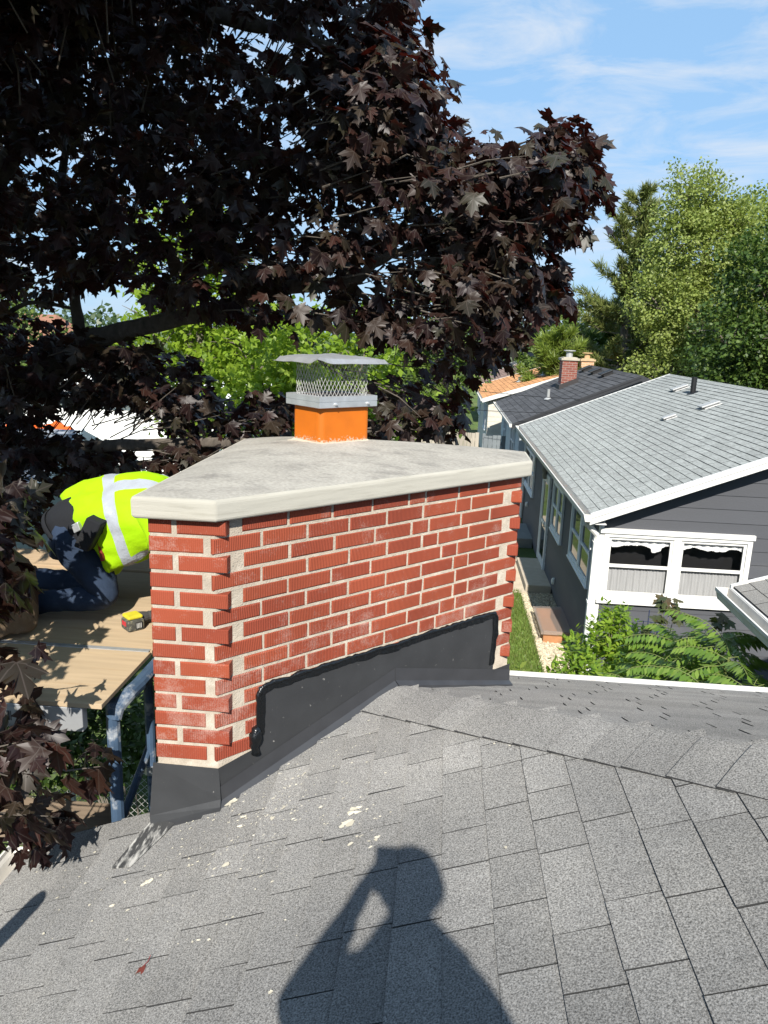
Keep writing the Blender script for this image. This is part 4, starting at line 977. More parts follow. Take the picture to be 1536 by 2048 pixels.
s_ = MB(); s_.box(1.95, 2.418, 18.4, 20.0, GZ, -4.85); obj('slab', s_, mat('step_dark', (0.20, 0.21, 0.20), rough=0.9), sp_, bevel=0.015)
cv = thing('window_well_cover', 'wooden window well box with cloudy plastic lid on the gravel', 'cover', (2.15, 12.9, GZ))
s_ = MB()
for (a, b, c, d) in ((1.94, 2.40, 12.36, 12.41), (1.94, 2.40, 13.5, 13.55), (1.94, 1.985, 12.41, 13.5)): s_.box(a, b, c, d, GZ, GZ+0.20)
s_.box(1.985, 2.40, 12.41, 13.5, GZ+0.02, GZ+0.05)
obj('frame', s_, mat('cedar', (0.42, 0.20, 0.09), rough=0.8, var=0.2, scale=6, stretch=(1, 5, 1)), cv)
s_ = MB(); s_.poly([(1.90, 12.32, GZ+0.215), (2.41, 12.32, GZ+0.245), (2.41, 13.58, GZ+0.245), (1.90, 13.58, GZ+0.215)]); s_.box(1.89, 1.93, 12.32, 13.58, GZ+0.17, GZ+0.22); s_.box(1.93, 2.41, 12.30, 12.33, GZ+0.18, GZ+0.24)
m, n_, l_, b_ = _new('cloudy_plastic'); b_.inputs['Base Color'].default_value = (0.45, 0.36, 0.30, 1); b_.inputs['Roughness'].default_value = 0.3; b_.inputs['Alpha'].default_value = 0.45
obj('lid', s_, m, cv)
# tomato cage against the gable
tcg = thing('plant_cage', 'dark blue wire plant cage standing in front of the charcoal gable', 'plant cage', (3.05, 10.3, GZ))
c_ = MB()
for zz in np.linspace(0.12, 1.2, 8): c_.tube([(3.05+0.2*math.cos(a), 10.3+0.2*math.sin(a), GZ+zz) for a in np.linspace(0, 2*math.pi, 17)], 0.006, 4, cap=False)
for a in np.linspace(0, 2*math.pi, 12, endpoint=False): c_.tube([(3.05+0.2*math.cos(a), 10.3+0.2*math.sin(a), GZ+zz) for zz in (0, 1.1, 1.2)], 0.006, 4)
c_.tube([(3.05, 10.28, GZ), (3.05, 10.28, GZ+1.45)], 0.008, 5)
obj('wire_ring', c_, mat('blue_black_wire', (0.03, 0.04, 0.08), rough=0.5), tcg)
# wires and a far pole
pu = thing('utility_pole', 'thin far utility pole above the brown roof', 'pole', (5.5, 55, GZ)); c_ = MB(); c_.tube([(5.5, 55, GZ), (5.5, 55, 0.2)], [0.13, 0.09], 7); obj('shaft', c_, M_bark2, pu); c_ = MB(); c_.box(4.7, 6.3, 54.95, 55.05, -0.12, 0.0); obj('crossarm', c_, M_bark2, pu)
for (p, q, lab) in (((-2.0, 22.3, -1.15), (3.9, 22.0, -1.62), 'thin overhead cable crossing in front of the orange roof'), ((-3.0, 21.9, -1.75), (3.2, 21.6, -2.0), 'lower overhead cable sagging towards the pale grey roof edge')):
    c_ = MB(); p, q = Vector(p), Vector(q); c_.tube([p.lerp(q, t)-Vector((0, 0, 0.5*t*(1-t))) for t in np.linspace(0, 1, 12)], 0.008, 4)
    tag(obj('overhead_cable', c_, M_black, loc=tuple(p)), lab, 'cable', 'overhead cables')

# ------------------------------------------------------------------ purple maple
M_maple = leafmat('purple_maple_leaf', [(0.010, 0.006, 0.006), (0.016, 0.008, 0.008), (0.026, 0.011, 0.009), (0.024, 0.024, 0.012), (0.034, 0.012, 0.009), (0.018, 0.018, 0.011)], trans=(0.12, 0.016, 0.010), tw=0.15, rough=0.45, spec=0.36, veins=True, vein_col=(0.07, 0.055, 0.045))
_half = [(0.07, -0.05), (0.20, -0.02), (0.43, -0.07), (0.34, 0.10), (0.45, 0.17), (0.66, 0.44), (0.47, 0.42), (0.42, 0.52), (0.22, 0.46), (0.21, 0.60), (0.33, 0.76), (0.15, 0.76), (0.0, 1.05)]
_out = _half+[(-x, y) for x, y in reversed(_half[:-1])]
LEAF = np.array([(0.0, 0.0)]+_out)                         # 0: petiole end, then the outline
_k = len(_out)
LEAF = np.vstack([LEAF, [(0.0, 0.28)]])
LFACE = np.array([(1+_k, 1+i, 1+(i+1) % _k) for i in range(_k-1)]+[(1+_k, _k, 0), (1+_k, 0, 1)])
def leaves(P0, tip, nrm, size, fold=0.22, curl=0.22):
    """many maple leaves at once: base points, tip directions, upper-side normals, sizes"""
    n = len(P0); tip = unit(tip); side = unit(np.cross(tip, nrm)); nrm = np.cross(side, tip)
    x, y = LEAF[:, 0], LEAF[:, 1]
    jx = rng.normal(0, 0.018, (n, len(x))); jy = rng.normal(0, 0.018, (n, len(x)))
    X = (x[None]+jx); Y = (y[None]+jy)
    fo = rng.normal(fold, 0.12, (n, 1)); cu = rng.normal(curl, 0.16, (n, 1)); tw = rng.normal(0, 0.12, (n, 1))
    Z = -fo*np.abs(X)-cu*Y*Y*0.6+tw*X*Y+0.05*np.sin(6*X+4*Y+rng.uniform(0, 6, (n, 1)))
    V = P0[:, None]+(side[:, None]*X[..., None]+tip[:, None]*Y[..., None]+nrm[:, None]*Z[..., None])*size[:, None, None]
    F = (LFACE[None]+len(x)*np.arange(n)[:, None, None]).reshape(-1, 3)
    uv = np.tile(LEAF, (n, 1))
    return V.reshape(-1, 3), F, uv
_F, _Rt, _Up = (np.array(v) for v in (FWD, RIGHT, UP))
def px(x, y, Y):
    """point at world depth Y that lies toward photo position (x, y)"""
    d = _F+_Rt*((x-768)/FPX)-_Up*((y-1024)/FPX)
    return d*(Y/d[1])
def inpoly(x, y, poly):
    r = np.zeros(len(x), bool); n = len(poly)
    for i in range(n):
        (x0, y0), (x1, y1) = poly[i], poly[(i+1) % n]
        c = ((y0 > y) != (y1 > y)) & (x < (x1-x0)*(y-y0)/((y1-y0) or 1e-9)+x0); r ^= c
    return r
maple = thing('maple_tree', 'big dark purple leaved maple spreading over the left half behind the chimney', 'tree', (-4.6, 6.2, GZ))
R1 = [(-60, -120), (800, -120), (802, 0), (838, 80), (893, 190), (872, 250), (950, 278), (1050, 280), (1090, 255), (1140, 250), (1180, 300), (1200, 375), (1165, 400), (1175, 445), (1140, 450), (1100, 480), (1112, 560), (1105, 620), (1115, 640), (1050, 675), (990, 715), (930, 760), (925, 850), (890, 880), (800, 870), (748, 880), (752, 770), (790, 730), (770, 655), (600, 640), (560, 655), (470, 640), (420, 640), (330, 590), (262, 560), (210, 600), (150, 560), (60, 590), (-60, 620)]
R2 = [(-80, 610), (60, 640), (150, 660), (250, 690), (330, 700), (400, 720), (430, 790), (460, 840), (545, 775), (585, 790), (582, 870), (540, 890), (400, 950), (330, 930), (240, 920), (130, 970), (60, 1000), (110, 1050), (0, 1050), (-80, 1060)]
HOLES = [(235, 375, 26, 48, 5), (590, 288, 22, 42, 5), (785, 432, 50, 40, 10), (38, 512, 34, 26, 0), (262, 525, 34, 60, 0), (420, 560, 36, 26, 0), (335, 455, 22, 28, 0), (690, 372, 12, 22, 0), (190, 845, 100, 40, 0), (300, 872, 55, 35, 0), (105, 850, 40, 18, 0), (880, 645, 34, 52, 0), (860, 770, 26, 24, 0), (560, 735, 40, 40, 0), (470, 100, 10, 10, 0), (90, 130, 8, 10, 0), (640, 520, 30, 22, 0), (60, 955, 40, 24, 0), (420, 690, 50, 30, 0), (340, 640, 40, 15, 0), (500, 597, 45, 15, 0), (620, 568, 60, 14, 0), (765, 512, 30, 20, 0), (850, 487, 35, 14, 0)]
for _x, _y, _r in zip(rng.uniform(20, 760, 46), rng.uniform(10, 480, 46), rng.uniform(9, 22, 46)): HOLES.append((_x, _y, _r*0.8, _r*1.2, 0))
def sample(poly, n, d0, d1, holes=True):
    xs = [p[0] for p in poly]; ys = [p[1] for p in poly]; out = []
    while sum(map(len, out)) < n:
        x = rng.uniform(min(xs), max(xs), 4000); y = rng.uniform(min(ys), max(ys), 4000); ok = inpoly(x, y, poly)
        if holes:
            for hx, hy, rx, ry, _ in HOLES: ok &= ((x-hx)/rx)**2+((y-hy)/ry)**2 > rng.uniform(0.7, 1.25, 4000)
        out.append(np.stack([x[ok], y[ok]], 1))
    q = np.concatenate(out)[:n]
    d = rng.uniform(d0, d1, n)
    return np.array([px(a, b, c) for (a, b), c in zip(q, d)])
LV, LF, LU = [], [], []; _off = [0]
twigs = []
def spray(centers, per, size, spread, heart, density=1.0, droop=0.8):
    """clusters of leaves round twig tips; heart: point the branches come from"""
    n = len(centers); out = unit(centers-heart)
    for c, o in zip(centers[::2], out[::2]): twigs.append((c-o*rng.uniform(.25, .5)+rng.normal(0, .06, 3), c))
    idx = np.repeat(np.arange(n), per); m = len(idx)
    a = unit(rng.normal(0, 1, (m, 3))); a[:, 2] *= 0.7
    P0 = centers[idx]+a*spread*rng.uniform(0.25, 1, (m, 1))
    tip = unit(a*0.55+out[idx]*0.35+np.array([0, 0, -droop])+rng.normal(0, .42, (m, 3)))
    up = np.array([0, 0, 0.75])+out[idx]*0.35+a*0.45+rng.normal(0, .38, (m, 3))
    sz = size*rng.uniform(0.5, 1.3, m)
    V, F, U = leaves(P0, tip, up, sz)
    LV.append(V); LF.append(F+_off[0]); LU.append(U); _off[0] += len(V)
heart = np.array([-2.4, 5.6, 0.4])
spray(sample(R1, 1480, 4.3, 6.8), 6, 0.100, 0.15, heart)
spray(sample(R2, 620, 5.0, 6.8), 5, 0.102, 0.14, np.array([-3.4, 5.8, -1.2]))
# right lobe is thicker toward the camera, lit
RL = [(640, 120), (810, 60), (880, 200), (900, 290), (1060, 300), (1150, 290), (1150, 400), (1080, 470), (1090, 620), (1030, 700), (900, 700), (840, 500), (700, 330)]
spray(sample(RL, 230, 4.0, 4.7, False), 6, 0.098, 0.14, heart)
spray(sample([(1050, 262), (1140, 244), (1185, 290), (1205, 375), (1175, 395), (1120, 340)], 20, 4.3, 4.8, False), 6, 0.10, 0.12, np.array([-0.4, 4.8, 0.6]))
spray(sample([(1090, 500), (1125, 530), (1130, 630), (1090, 660)], 10, 4.4, 4.9, False), 6, 0.10, 0.12, np.array([-0.4, 4.8, 0.6]))
HL = [(1150, 440), (1175, 440), (1178, 470), (1168, 490)]
spray(sample(HL, 3, 4.3, 4.5, False), 4, 0.115, 0.07, heart, droop=1.6)
# crown above and toward the viewer's left, outside the picture: it keeps the inner crown in shade
def blob(c, r, n):
    a = unit(rng.normal(0, 1, (n, 3)))*rng.uniform(0, 1, (n, 1))**(1/3.0); return np.array(c)+a*np.array(r)
for c, r, n in (((-2.2, 3.4, 3.6), (1.6, 1.3, 0.7), 420), ((-3.8, 3.6, 2.6), (1.1, 1.6, 1.3), 380), ((-1.8, 5.2, 3.3), (1.5, 1.3, 0.7), 300), ((-5.0, 6.0, 1.6), (1.4, 1.8, 1.6), 260), ((-3.6, 7.5, 2.0), (1.8, 1.0, 1.6), 150), ((-3.3, 4.0, 0.9), (0.6, 0.9, 0.9), 190), ((-1.1, 3.6, 2.9), (0.8, 0.7, 0.5), 150), ((-1.75, 2.9, 1.95), (1.0, 0.5, 0.5), 220), ((-2.6, 2.7, 0.7), (0.6, 0.6, 0.9), 190), ((-1.0, 3.0, 2.1), (0.5, 0.4, 0.4), 90), ((-2.5, 4.0, 1.9), (0.9, 0.7, 0.5), 200), ((-1.3, 2.4, 3.4), (1.0, 0.6, 0.4), 140), ((-3.2, 2.0, 2.6), (0.9, 0.8, 0.7), 160)):
    spray(blob(c, r, n), 6, 0.118, 0.18, heart)
# low limb by the scaffold: big near leaves, and the part outside the picture that dapples the platform
R3 = [(-60, 1240), (30, 1290), (60, 1380), (120, 1420), (200, 1450), (212, 1540), (140, 1600), (120, 1690), (70, 1705), (0, 1690), (-60, 1690)]
h3_ = np.array([-2.3, 1.9, -1.3])
spray(sample(R3, 30, 2.02, 2.5, False), 4, 0.098, 0.10, h3_, droop=1.0)
spray(sample([(-60, 960), (40, 980), (50, 1110), (20, 1200), (-60, 1200)], 22, 2.5, 3.0, False), 5, 0.10, 0.10, h3_, droop=1.0)
spray(blob((-2.02, 2.05, -0.36), (0.50, 0.45, 0.22), 70), 5, 0.10, 0.12, h3_)
spray(blob((-2.0, 1.5, -0.55), (0.55, 0.32, 0.22), 46), 5, 0.10, 0.12, h3_)
spray(blob((-2.9, 1.6, -0.2), (0.6, 0.8, 0.5), 60), 5, 0.10, 0.14, h3_)
V, F, U = np.concatenate(LV), np.concatenate(LF), np.concatenate(LU)
crown = np_obj('crown', V, F, M_maple, maple, uv=U)
print('maple leaves', len(V)//len(LEAF))
tw_ = MB()
for a, b in twigs: tw_.tube([a, (a+b)/2+rng.normal(0, .02, 3), b], [0.0055, 0.004, 0.002], 4, cap=False)
obj('twigs', tw_, M_bark, maple)
tk = MB()
def limb(pts, r0, r1, seg=10):
    pts = [Vector(p) for p in pts]
    # rounded path with small kinks
    out = []
    for i in range(len(pts)-1):
        p0, p1, p2, p3 = pts[max(i-1, 0)], pts[i], pts[i+1], pts[min(i+2, len(pts)-1)]
        for t in np.linspace(0, 1, 6, endpoint=False):
            out.append(0.5*((2*p1)+(p2-p0)*t+(2*p0-5*p1+4*p2-p3)*t*t+(3*p1-p0-3*p2+p3)*t**3)+Vector(rng.normal(0, r0*0.05, 3)))
    out.append(pts[-1]); n = len(out)
    tk.tube(out, [(r0+(r1-r0)*(i/(n-1))**0.8)*random.uniform(0.94, 1.06) for i in range(n)], seg)
limb([(-4.6, 6.2, GZ-0.05), (-4.62, 6.15, -4.2), (-4.55, 6.1, -2.6), (-4.3, 6.05, -1.6)], 0.26, 0.19, 14)
A = [tuple(px(*q)) for q in ((0, 805, 5.8), (100, 742, 5.7), (190, 676, 5.6), (290, 652, 5.4), (440, 617, 5.2), (560, 577, 5.0), (700, 563, 4.9), (755, 522, 4.85), (850, 488, 4.8), (935, 470, 4.7))]
limb([(-4.3, 6.05, -1.6), (-3.9, 5.95, -1.0)]+A[:3], 0.13, 0.085, 12); limb(A[2:], 0.075, 0.016)
limb([(-4.35, 6.0, -1.8), (-4.0, 5.7, -1.2)]+[tuple(px(*q)) for q in ((0, 908, 5.5), (180, 893, 5.4), (370, 886, 5.3), (560, 884, 5.2), (700, 868, 5.2), (800, 840, 5.1))], 0.075, 0.018)
limb([tuple(px(*q)) for q in ((165, 690, 5.6), (150, 600, 5.6), (140, 500, 5.7), (120, 380, 5.8), (150, 200, 5.9), (160, -60, 6.0))], 0.05, 0.02)
limb([(-4.3, 6.05, -1.7), (-4.2, 5.6, -0.4), (-3.6, 5.0, 1.2), (-2.6, 4.2, 2.6), (-1.8, 3.4, 3.6)], 0.16, 0.04)
limb([(-4.2, 5.6, -0.4), (-3.2, 5.4, 0.9)]+[tuple(px(*q)) for q in ((260, -20, 5.2), (420, 30, 5.1), (560, 60, 5.0), (700, 110, 4.8), (790, 160, 4.6))], 0.09, 0.014)
limb([(-3.6, 5.0, 1.2), (-2.4, 5.2, 1.3)]+[tuple(px(*q)) for q in ((330, 210, 5.3), (470, 280, 5.2), (640, 330, 5.0), (800, 350, 4.8), (960, 370, 4.6), (1080, 350, 4.5), (1150, 330, 4.4))], 0.07, 0.008)
limb([tuple(px(*q)) for q in ((700, 563, 4.9), (760, 620, 5.0), (850, 650, 5.1), (960, 690, 5.1))], 0.022, 0.008)
limb([tuple(px(*q)) for q in ((0, 640, 5.7), (60, 605, 5.6), (150, 618, 5.6)) ], 0.02, 0.012)
limb([tuple(px(*q)) for q in ((330, 645, 5.3), (370, 560, 5.3), (430, 540, 5.2), (520, 505, 5.2)) ], 0.028, 0.01)
limb([(-4.3, 6.0, -1.9), (-3.6, 4.2, -1.6), (-2.6, 2.6, -1.4), (-2.1, 2.2, -1.25), (-1.7, 2.2, -1.35)], 0.07, 0.008)
limb([(-2.6, 2.6, -1.4), (-2.2, 2.1, -0.7), (-1.9, 1.9, -0.35)], 0.03, 0.006)
obj('trunk', tk, M_bark, maple, smooth=True)

# ------------------------------------------------------------------ green trees and shrubs
def quad_leaves(P0, d, nrm, ln, wd):
    """small pointed leaves: two triangles folded on the midrib (as one quad)"""
    d = unit(d); s = unit(np.cross(d, nrm)); n = len(P0)
    V = np.stack([P0, P0+d*(ln*0.45)[:, None]+s*(wd*0.5)[:, None], P0+d*ln[:, None], P0+d*(ln*0.45)[:, None]-s*(wd*0.5)[:, None]], 1).reshape(-1, 3)
    return V, np.arange(4*n).reshape(-1, 4)
def broad_tree(name, label, base, blobs, n, leaf, m, bark=M_bark2, tr=0.18, per=26, csize=0.42, group=None, upw=0.2, limbs=True):
    """blobs: (cx, cy, cz, rx, ry, rz) crown masses; leaves hang in small sprays mostly near each mass's surface"""
    t = thing(name, label, 'tree', base, group)
    vol = np.array([b[3]*b[4]*b[5] for b in blobs])**0.72; w = vol/vol.sum()
    Pc, Oc = [], []
    for b, k in zip(blobs, w):
        c = max(4, int(n/per*k)); a = unit(rng.normal(0, 1, (c, 3))); r = rng.uniform(0.25, 1.0, (c, 1))**0.45
        r *= 1+0.16*np.sin(a[:, :1]*5+b[0])*np.cos(a[:, 2:]*6+b[1])+rng.normal(0, 0.05, (c, 1))
        Pc.append(np.array(b[:3])+a*r*np.array(b[3:])); Oc.append(a)
    Pc, Oc = np.concatenate(Pc), np.concatenate(Oc); c = len(Pc)
    idx = np.repeat(np.arange(c), per); k = len(idx)
    a = unit(rng.normal(0, 1, (k, 3)))*rng.uniform(0, 1, (k, 1))**0.5
    ax = unit(Oc+np.array([0, 0, upw])+rng.normal(0, .25, Oc.shape))[idx]
    P0 = Pc[idx]+a*csize*np.array([1, 1, 0.55])+ax*rng.uniform(-.5, 1, (k, 1))*csize*0.9
    d = unit(Oc[idx]*0.6+rng.normal(0, .7, (k, 3))+np.array([0, 0, -0.15])); nr = np.array([0, 0, 1.0])+Oc[idx]*0.5+rng.normal(0, .55, (k, 3))
    ln = leaf*rng.uniform(0.7, 1.35, k)
    V, F = quad_leaves(P0, d, nr, ln, ln*rng.uniform(0.55, 0.8, k))
    np_obj('crown', V, F, m, t)
    tb = MB(); bx, by, bz = base
    cz = min(b[2] for b in blobs); top = max(b[2] for b in blobs)
    tb.tube([(bx, by, bz-0.1), (bx+0.05, by, (bz+cz)/2), (bx, by+0.05, cz), (bx+0.1, by, (cz+top)/2), (bx, by, top)], [tr*1.25, tr, tr*0.85, tr*0.5, tr*0.15], 9)
    for b in blobs:
        p1 = Vector(b[:3]); p0 = Vector((bx, by, bz+(b[2]-bz)*0.45)); tb.tube([p0, p0.lerp(p1, 0.5)+Vector((0, 0, 0.1)), p1, p1+Vector((0, 0, b[5]*0.6))], [tr*0.5, tr*0.33, tr*0.2, tr*0.05], 6)
        if limbs:
            for q in range(5):
                an = rng.uniform(0, 6.28); e = p1+Vector((math.cos(an)*b[3]*.85, math.sin(an)*b[4]*.85, b[5]*rng.uniform(-.4, .7))); tb.tube([p1-Vector((0, 0, b[5]*.3)), p1.lerp(e, .5)+Vector((0, 0, .12)), e], [tr*.2, tr*.12, tr*.03], 5)
    obj('trunk', tb, bark, t, smooth=True)
    return t
M_poplar = leafmat('poplar_leaf', [(0.17, 0.22, 0.045), (0.23, 0.28, 0.065), (0.29, 0.33, 0.11)], trans=(0.36, 0.44, 0.08), tw=0.32, rough=0.5, spec=0.35)
M_yellowg = leafmat('yellow_green_leaf', [(0.15, 0.21, 0.025), (0.20, 0.26, 0.04), (0.24, 0.29, 0.06)], trans=(0.26, 0.34, 0.03), tw=0.38)
M_lime = leafmat('lime_leaf', [(0.14, 0.23, 0.02), (0.20, 0.30, 0.025), (0.26, 0.36, 0.04)], trans=(0.36, 0.5, 0.04), tw=0.42)
M_deep = leafmat('deep_green_leaf', [(0.035, 0.068, 0.014), (0.060, 0.105, 0.018), (0.10, 0.15, 0.026)], trans=(0.06, 0.13, 0.015), tw=0.25, rough=0.45)
M_mid = leafmat('mid_green_leaf', [(0.065, 0.11, 0.02), (0.10, 0.155, 0.028), (0.14, 0.19, 0.04)], trans=(0.14, 0.22, 0.03), tw=0.3)
M_needle = leafmat('pine_needle', [(0.10, 0.14, 0.035), (0.16, 0.19, 0.05), (0.21, 0.22, 0.07)], trans=(0.16, 0.2, 0.04), tw=0.2)
M_needle2 = leafmat('young_pine_needle', [(0.11, 0.17, 0.025), (0.16, 0.22, 0.03), (0.20, 0.25, 0.04)], trans=(0.18, 0.25, 0.03), tw=0.3)
M_shrub = leafmat('shrub_leaf', [(0.12, 0.22, 0.02), (0.18, 0.28, 0.025), (0.25, 0.34, 0.04)], trans=(0.34, 0.5, 0.04), tw=0.35, rough=0.4, spec=0.4)
M_sumac = leafmat('pinnate_leaf', [(0.09, 0.17, 0.022), (0.13, 0.22, 0.03), (0.20, 0.29, 0.05)], trans=(0.22, 0.36, 0.03), tw=0.3, rough=0.36, spec=0.5)

def pine(name, label, base, H, rb, n_whorl, m, tuft=0.34, lean=0.0, zlo=0.12, dens=1.0, upt=0.55):
    t = thing(name, label, 'tree', base); bx, by, bz = base
    tb = MB(); tb.tube([(bx, by, bz-.1), (bx, by, bz+H*.5), (bx+lean*.5, by, bz+H*.8), (bx+lean, by, bz+H)], [H*.016+.06, H*.012+.03, .06, .02], 8)
    P0, D = [], []
    for i in range(n_whorl):
        f = zlo+(1-zlo)*i/n_whorl; z = bz+H*f; r = rb*(1-f)**0.75*rng.uniform(0.8, 1.1)+0.25
        for q in range(6):
            an = rng.uniform(0, 6.283); L = r*rng.uniform(0.55, 1.15); up = (0.10+0.75*f)*L*upt*1.6
            a = np.array([bx+lean*max(0, f-.5), by, z+rng.uniform(-.2, .2)]); dv = np.array([math.cos(an), math.sin(an), 0])
            pts = [a, a+dv*L*.5+np.array([0, 0, up*.25-0.05*L]), a+dv*L+np.array([0, 0, up])]
            tb.tube(pts, [.035*(1.2-f)+.01, .02, .006], 5, cap=False)
            for s in np.linspace(.28, 1, int((5+L*7)*dens)):
                p = pts[0]*(1-s)**2+2*s*(1-s)*pts[1]+s*s*pts[2]; off = rng.normal(0, .16, 3)*L*.35*(0.4+0.6*s); off[2] *= 0.5
                P0.append(p+off); D.append(unit(dv*0.8+np.array([0, 0, .45+upt*f])+rng.normal(0, .3, 3)))
    P0, D = np.array(P0), np.array(D); per = 22; idx = np.repeat(np.arange(len(P0)), per); k = len(idx)
    d = unit(D[idx]+rng.normal(0, .5, (k, 3))); ln = tuft*rng.uniform(.5, 1.1, k)
    V, F = quad_leaves(P0[idx]+D[idx]*rng.uniform(-.3, .3, (k, 1))*tuft, d, rng.normal(0, 1, (k, 3)), ln, np.full(k, 0.035))
    np_obj('crown', V, F, m, t); obj('trunk', tb, M_bark2, t)
    return t
pine('pine_tree', 'tall open pine with upswept branches left of the pale green tree', (7.6, 34, GZ), 11.3, 3.7, 18, M_needle, tuft=0.40, lean=0.2, dens=1.35)
pine('pine_tree', 'shorter bright green pine beside the far brick chimneys', (4.9, 33, GZ), 5.4, 2.6, 11, M_needle2, tuft=0.42, zlo=0.06, dens=1.5)
pine('pine_tree', 'dark pine low behind the charcoal roof', (8.4, 38.5, GZ), 7.0, 3.0, 12, M_deep, tuft=0.5, zlo=0.05, dens=1.4)
broad_tree('poplar_tree', 'tall pale green poplar with airy top in front of the pine', (9.3, 30, GZ), [(8.6, 30, 3.4, 1.5, 1.6, 1.8), (9.8, 30.3, 3.2, 1.6, 1.6, 1.8), (8.5, 30, 5.0, 0.9, 1.0, 1.2), (9.3, 30.2, 5.0, 0.8, 0.9, 1.0), (7.9, 29.6, 1.5, 1.3, 1.5, 1.2), (9.4, 29.6, 0.9, 1.9, 1.6, 1.6), (8.4, 29.2, -1.1, 1.7, 1.5, 1.2), (10.3, 30, 4.4, 0.8, 0.8, 1.0)], 46000, 0.115, M_poplar, tr=0.2, csize=0.40)
broad_tree('leafy_tree', 'yellow green leafy tree at the right edge of the sky', (13.6, 34, GZ), [(13.0, 34, 4.2, 1.7, 1.6, 2.0), (14.6, 34, 4.9, 2.0, 1.8, 2.4), (12.2, 33.8, 2.4, 1.4, 1.5, 1.5), (11.6, 33.6, 4.6, 0.8, 0.8, 1.2), (13.4, 33.5, 1.2, 2.2, 1.7, 1.6)], 30000, 0.13, M_yellowg, tr=0.22, csize=0.4)
broad_tree('shade_tree', 'dense dark green shade tree at right above the pale grey roof', (10.6, 24.5, GZ), [(9.6, 24.5, 1.8, 1.5, 1.6, 1.6), (10.9, 24.3, 2.4, 1.6, 1.6, 1.7), (8.7, 24.2, 0.2, 1.3, 1.4, 1.2), (10.2, 23.8, 0.1, 1.9, 1.6, 1.4), (9.0, 24.3, -1.2, 1.5, 1.4, 1.0), (11.2, 24, -1.2, 1.9, 1.5, 1.2), (12.3, 24.6, 1.2, 1.6, 1.5, 1.8)], 32000, 0.13, M_deep, tr=0.2, csize=0.36)
broad_tree('leafy_tree', 'mid green rounded tree behind the far chimneys', (6.6, 42, GZ), [(6.3, 42, -0.2, 1.9, 1.7, 1.5), (8.2, 42, 0.2, 2.0, 1.8, 1.6), (5.0, 41, -1.2, 1.4, 1.4, 1.0)], 14000, 0.2, M_mid, csize=0.55)
broad_tree('leafy_tree', 'mid green tree between the dark shade tree and the pale poplar', (9.8, 37, GZ), [(9.2, 37, 0.0, 2.0, 1.7, 1.7), (10.8, 37, 0.6, 1.8, 1.7, 1.8), (11.5, 37, -0.8, 2.0, 1.7, 1.4), (9.0, 36, -1.6, 2.0, 1.5, 1.0)], 17000, 0.19, M_mid, csize=0.5)
broad_tree('lime_tree', 'bright lime green tree glowing behind the purple maple, left of the cowl', (-4.6, 14, GZ), [(-4.8, 14, 1.75, 0.55, 0.7, 0.6), (-3.5, 14, 0.9, 0.7, 0.7, 0.6), (-4.9, 14, 1.0, 0.8, 0.9, 0.8), (-4.3, 14.2, 0.0, 1.1, 1.0, 0.9), (-3.4, 13.8, -0.5, 1.0, 1.0, 0.8), (-5.3, 14, -0.2, 0.8, 0.9, 0.8), (-4.2, 13.8, -1.3, 1.3, 1.1, 0.8)], 11500, 0.12, M_lime, tr=0.12, csize=0.26)
broad_tree('lime_tree', 'bright lime green tree directly behind the metal cowl', (-1.9, 12.5, GZ), [(-2.3, 12.5, -0.3, 0.9, 0.9, 0.7), (-1.3, 12.6, -0.3, 0.8, 0.8, 0.7), (-2.0, 12.2, -1.2, 1.1, 1.0, 0.7), (-1.0, 12.3, -1.3, 0.9, 0.8, 0.6), (-2.9, 12.4, -1.1, 0.7, 0.8, 0.6)], 9000, 0.11, M_lime, tr=0.1, csize=0.24)
broad_tree('lime_tree', 'soft green tree showing through the maple gaps right of the cowl', (0.0, 17, GZ), [(-0.2, 17, 0.3, 0.8, 0.9, 0.9), (0.0, 17, -0.7, 0.8, 0.9, 0.8), (-0.6, 17, -1.3, 1.2, 1.0, 0.8)], 7000, 0.12, M_mid, tr=0.1, csize=0.28)
broad_tree('leafy_tree', 'green tree at the far left edge behind the maple branch', (-13.5, 21, GZ), [(-13.4, 21, 0.4, 1.6, 1.4, 1.3), (-12.2, 21, -0.6, 1.2, 1.2, 1.0), (-15, 21, 0.6, 1.6, 1.4, 1.5)], 8000, 0.15, M_mid, csize=0.36)
# distant tree belt: reads as one mass
n = 26000
an = rng.uniform(-1.25, 1.25, n); rad = rng.uniform(80, 96, n); hgt = 4.6+1.6*np.sin(an*23)+1.2*np.sin(an*57+1)+0.8*np.sin(an*131)
Pf = np.stack([rad*np.sin(an), rad*np.cos(an), GZ+hgt*rng.uniform(0, 1, n)**0.7], 1)
ln = rng.uniform(0.5, 1.0, n)
V, F = quad_leaves(Pf, rng.normal(0, 1, (n, 3)), np.array([0, -0.6, 0.8])+rng.normal(0, .5, (n, 3)), ln, ln*0.7)
tag(np_obj('treeline', V, F, leafmat('far_foliage', [(0.035, 0.06, 0.025), (0.055, 0.085, 0.035), (0.07, 0.10, 0.045)], tw=0.2)), kind='stuff')

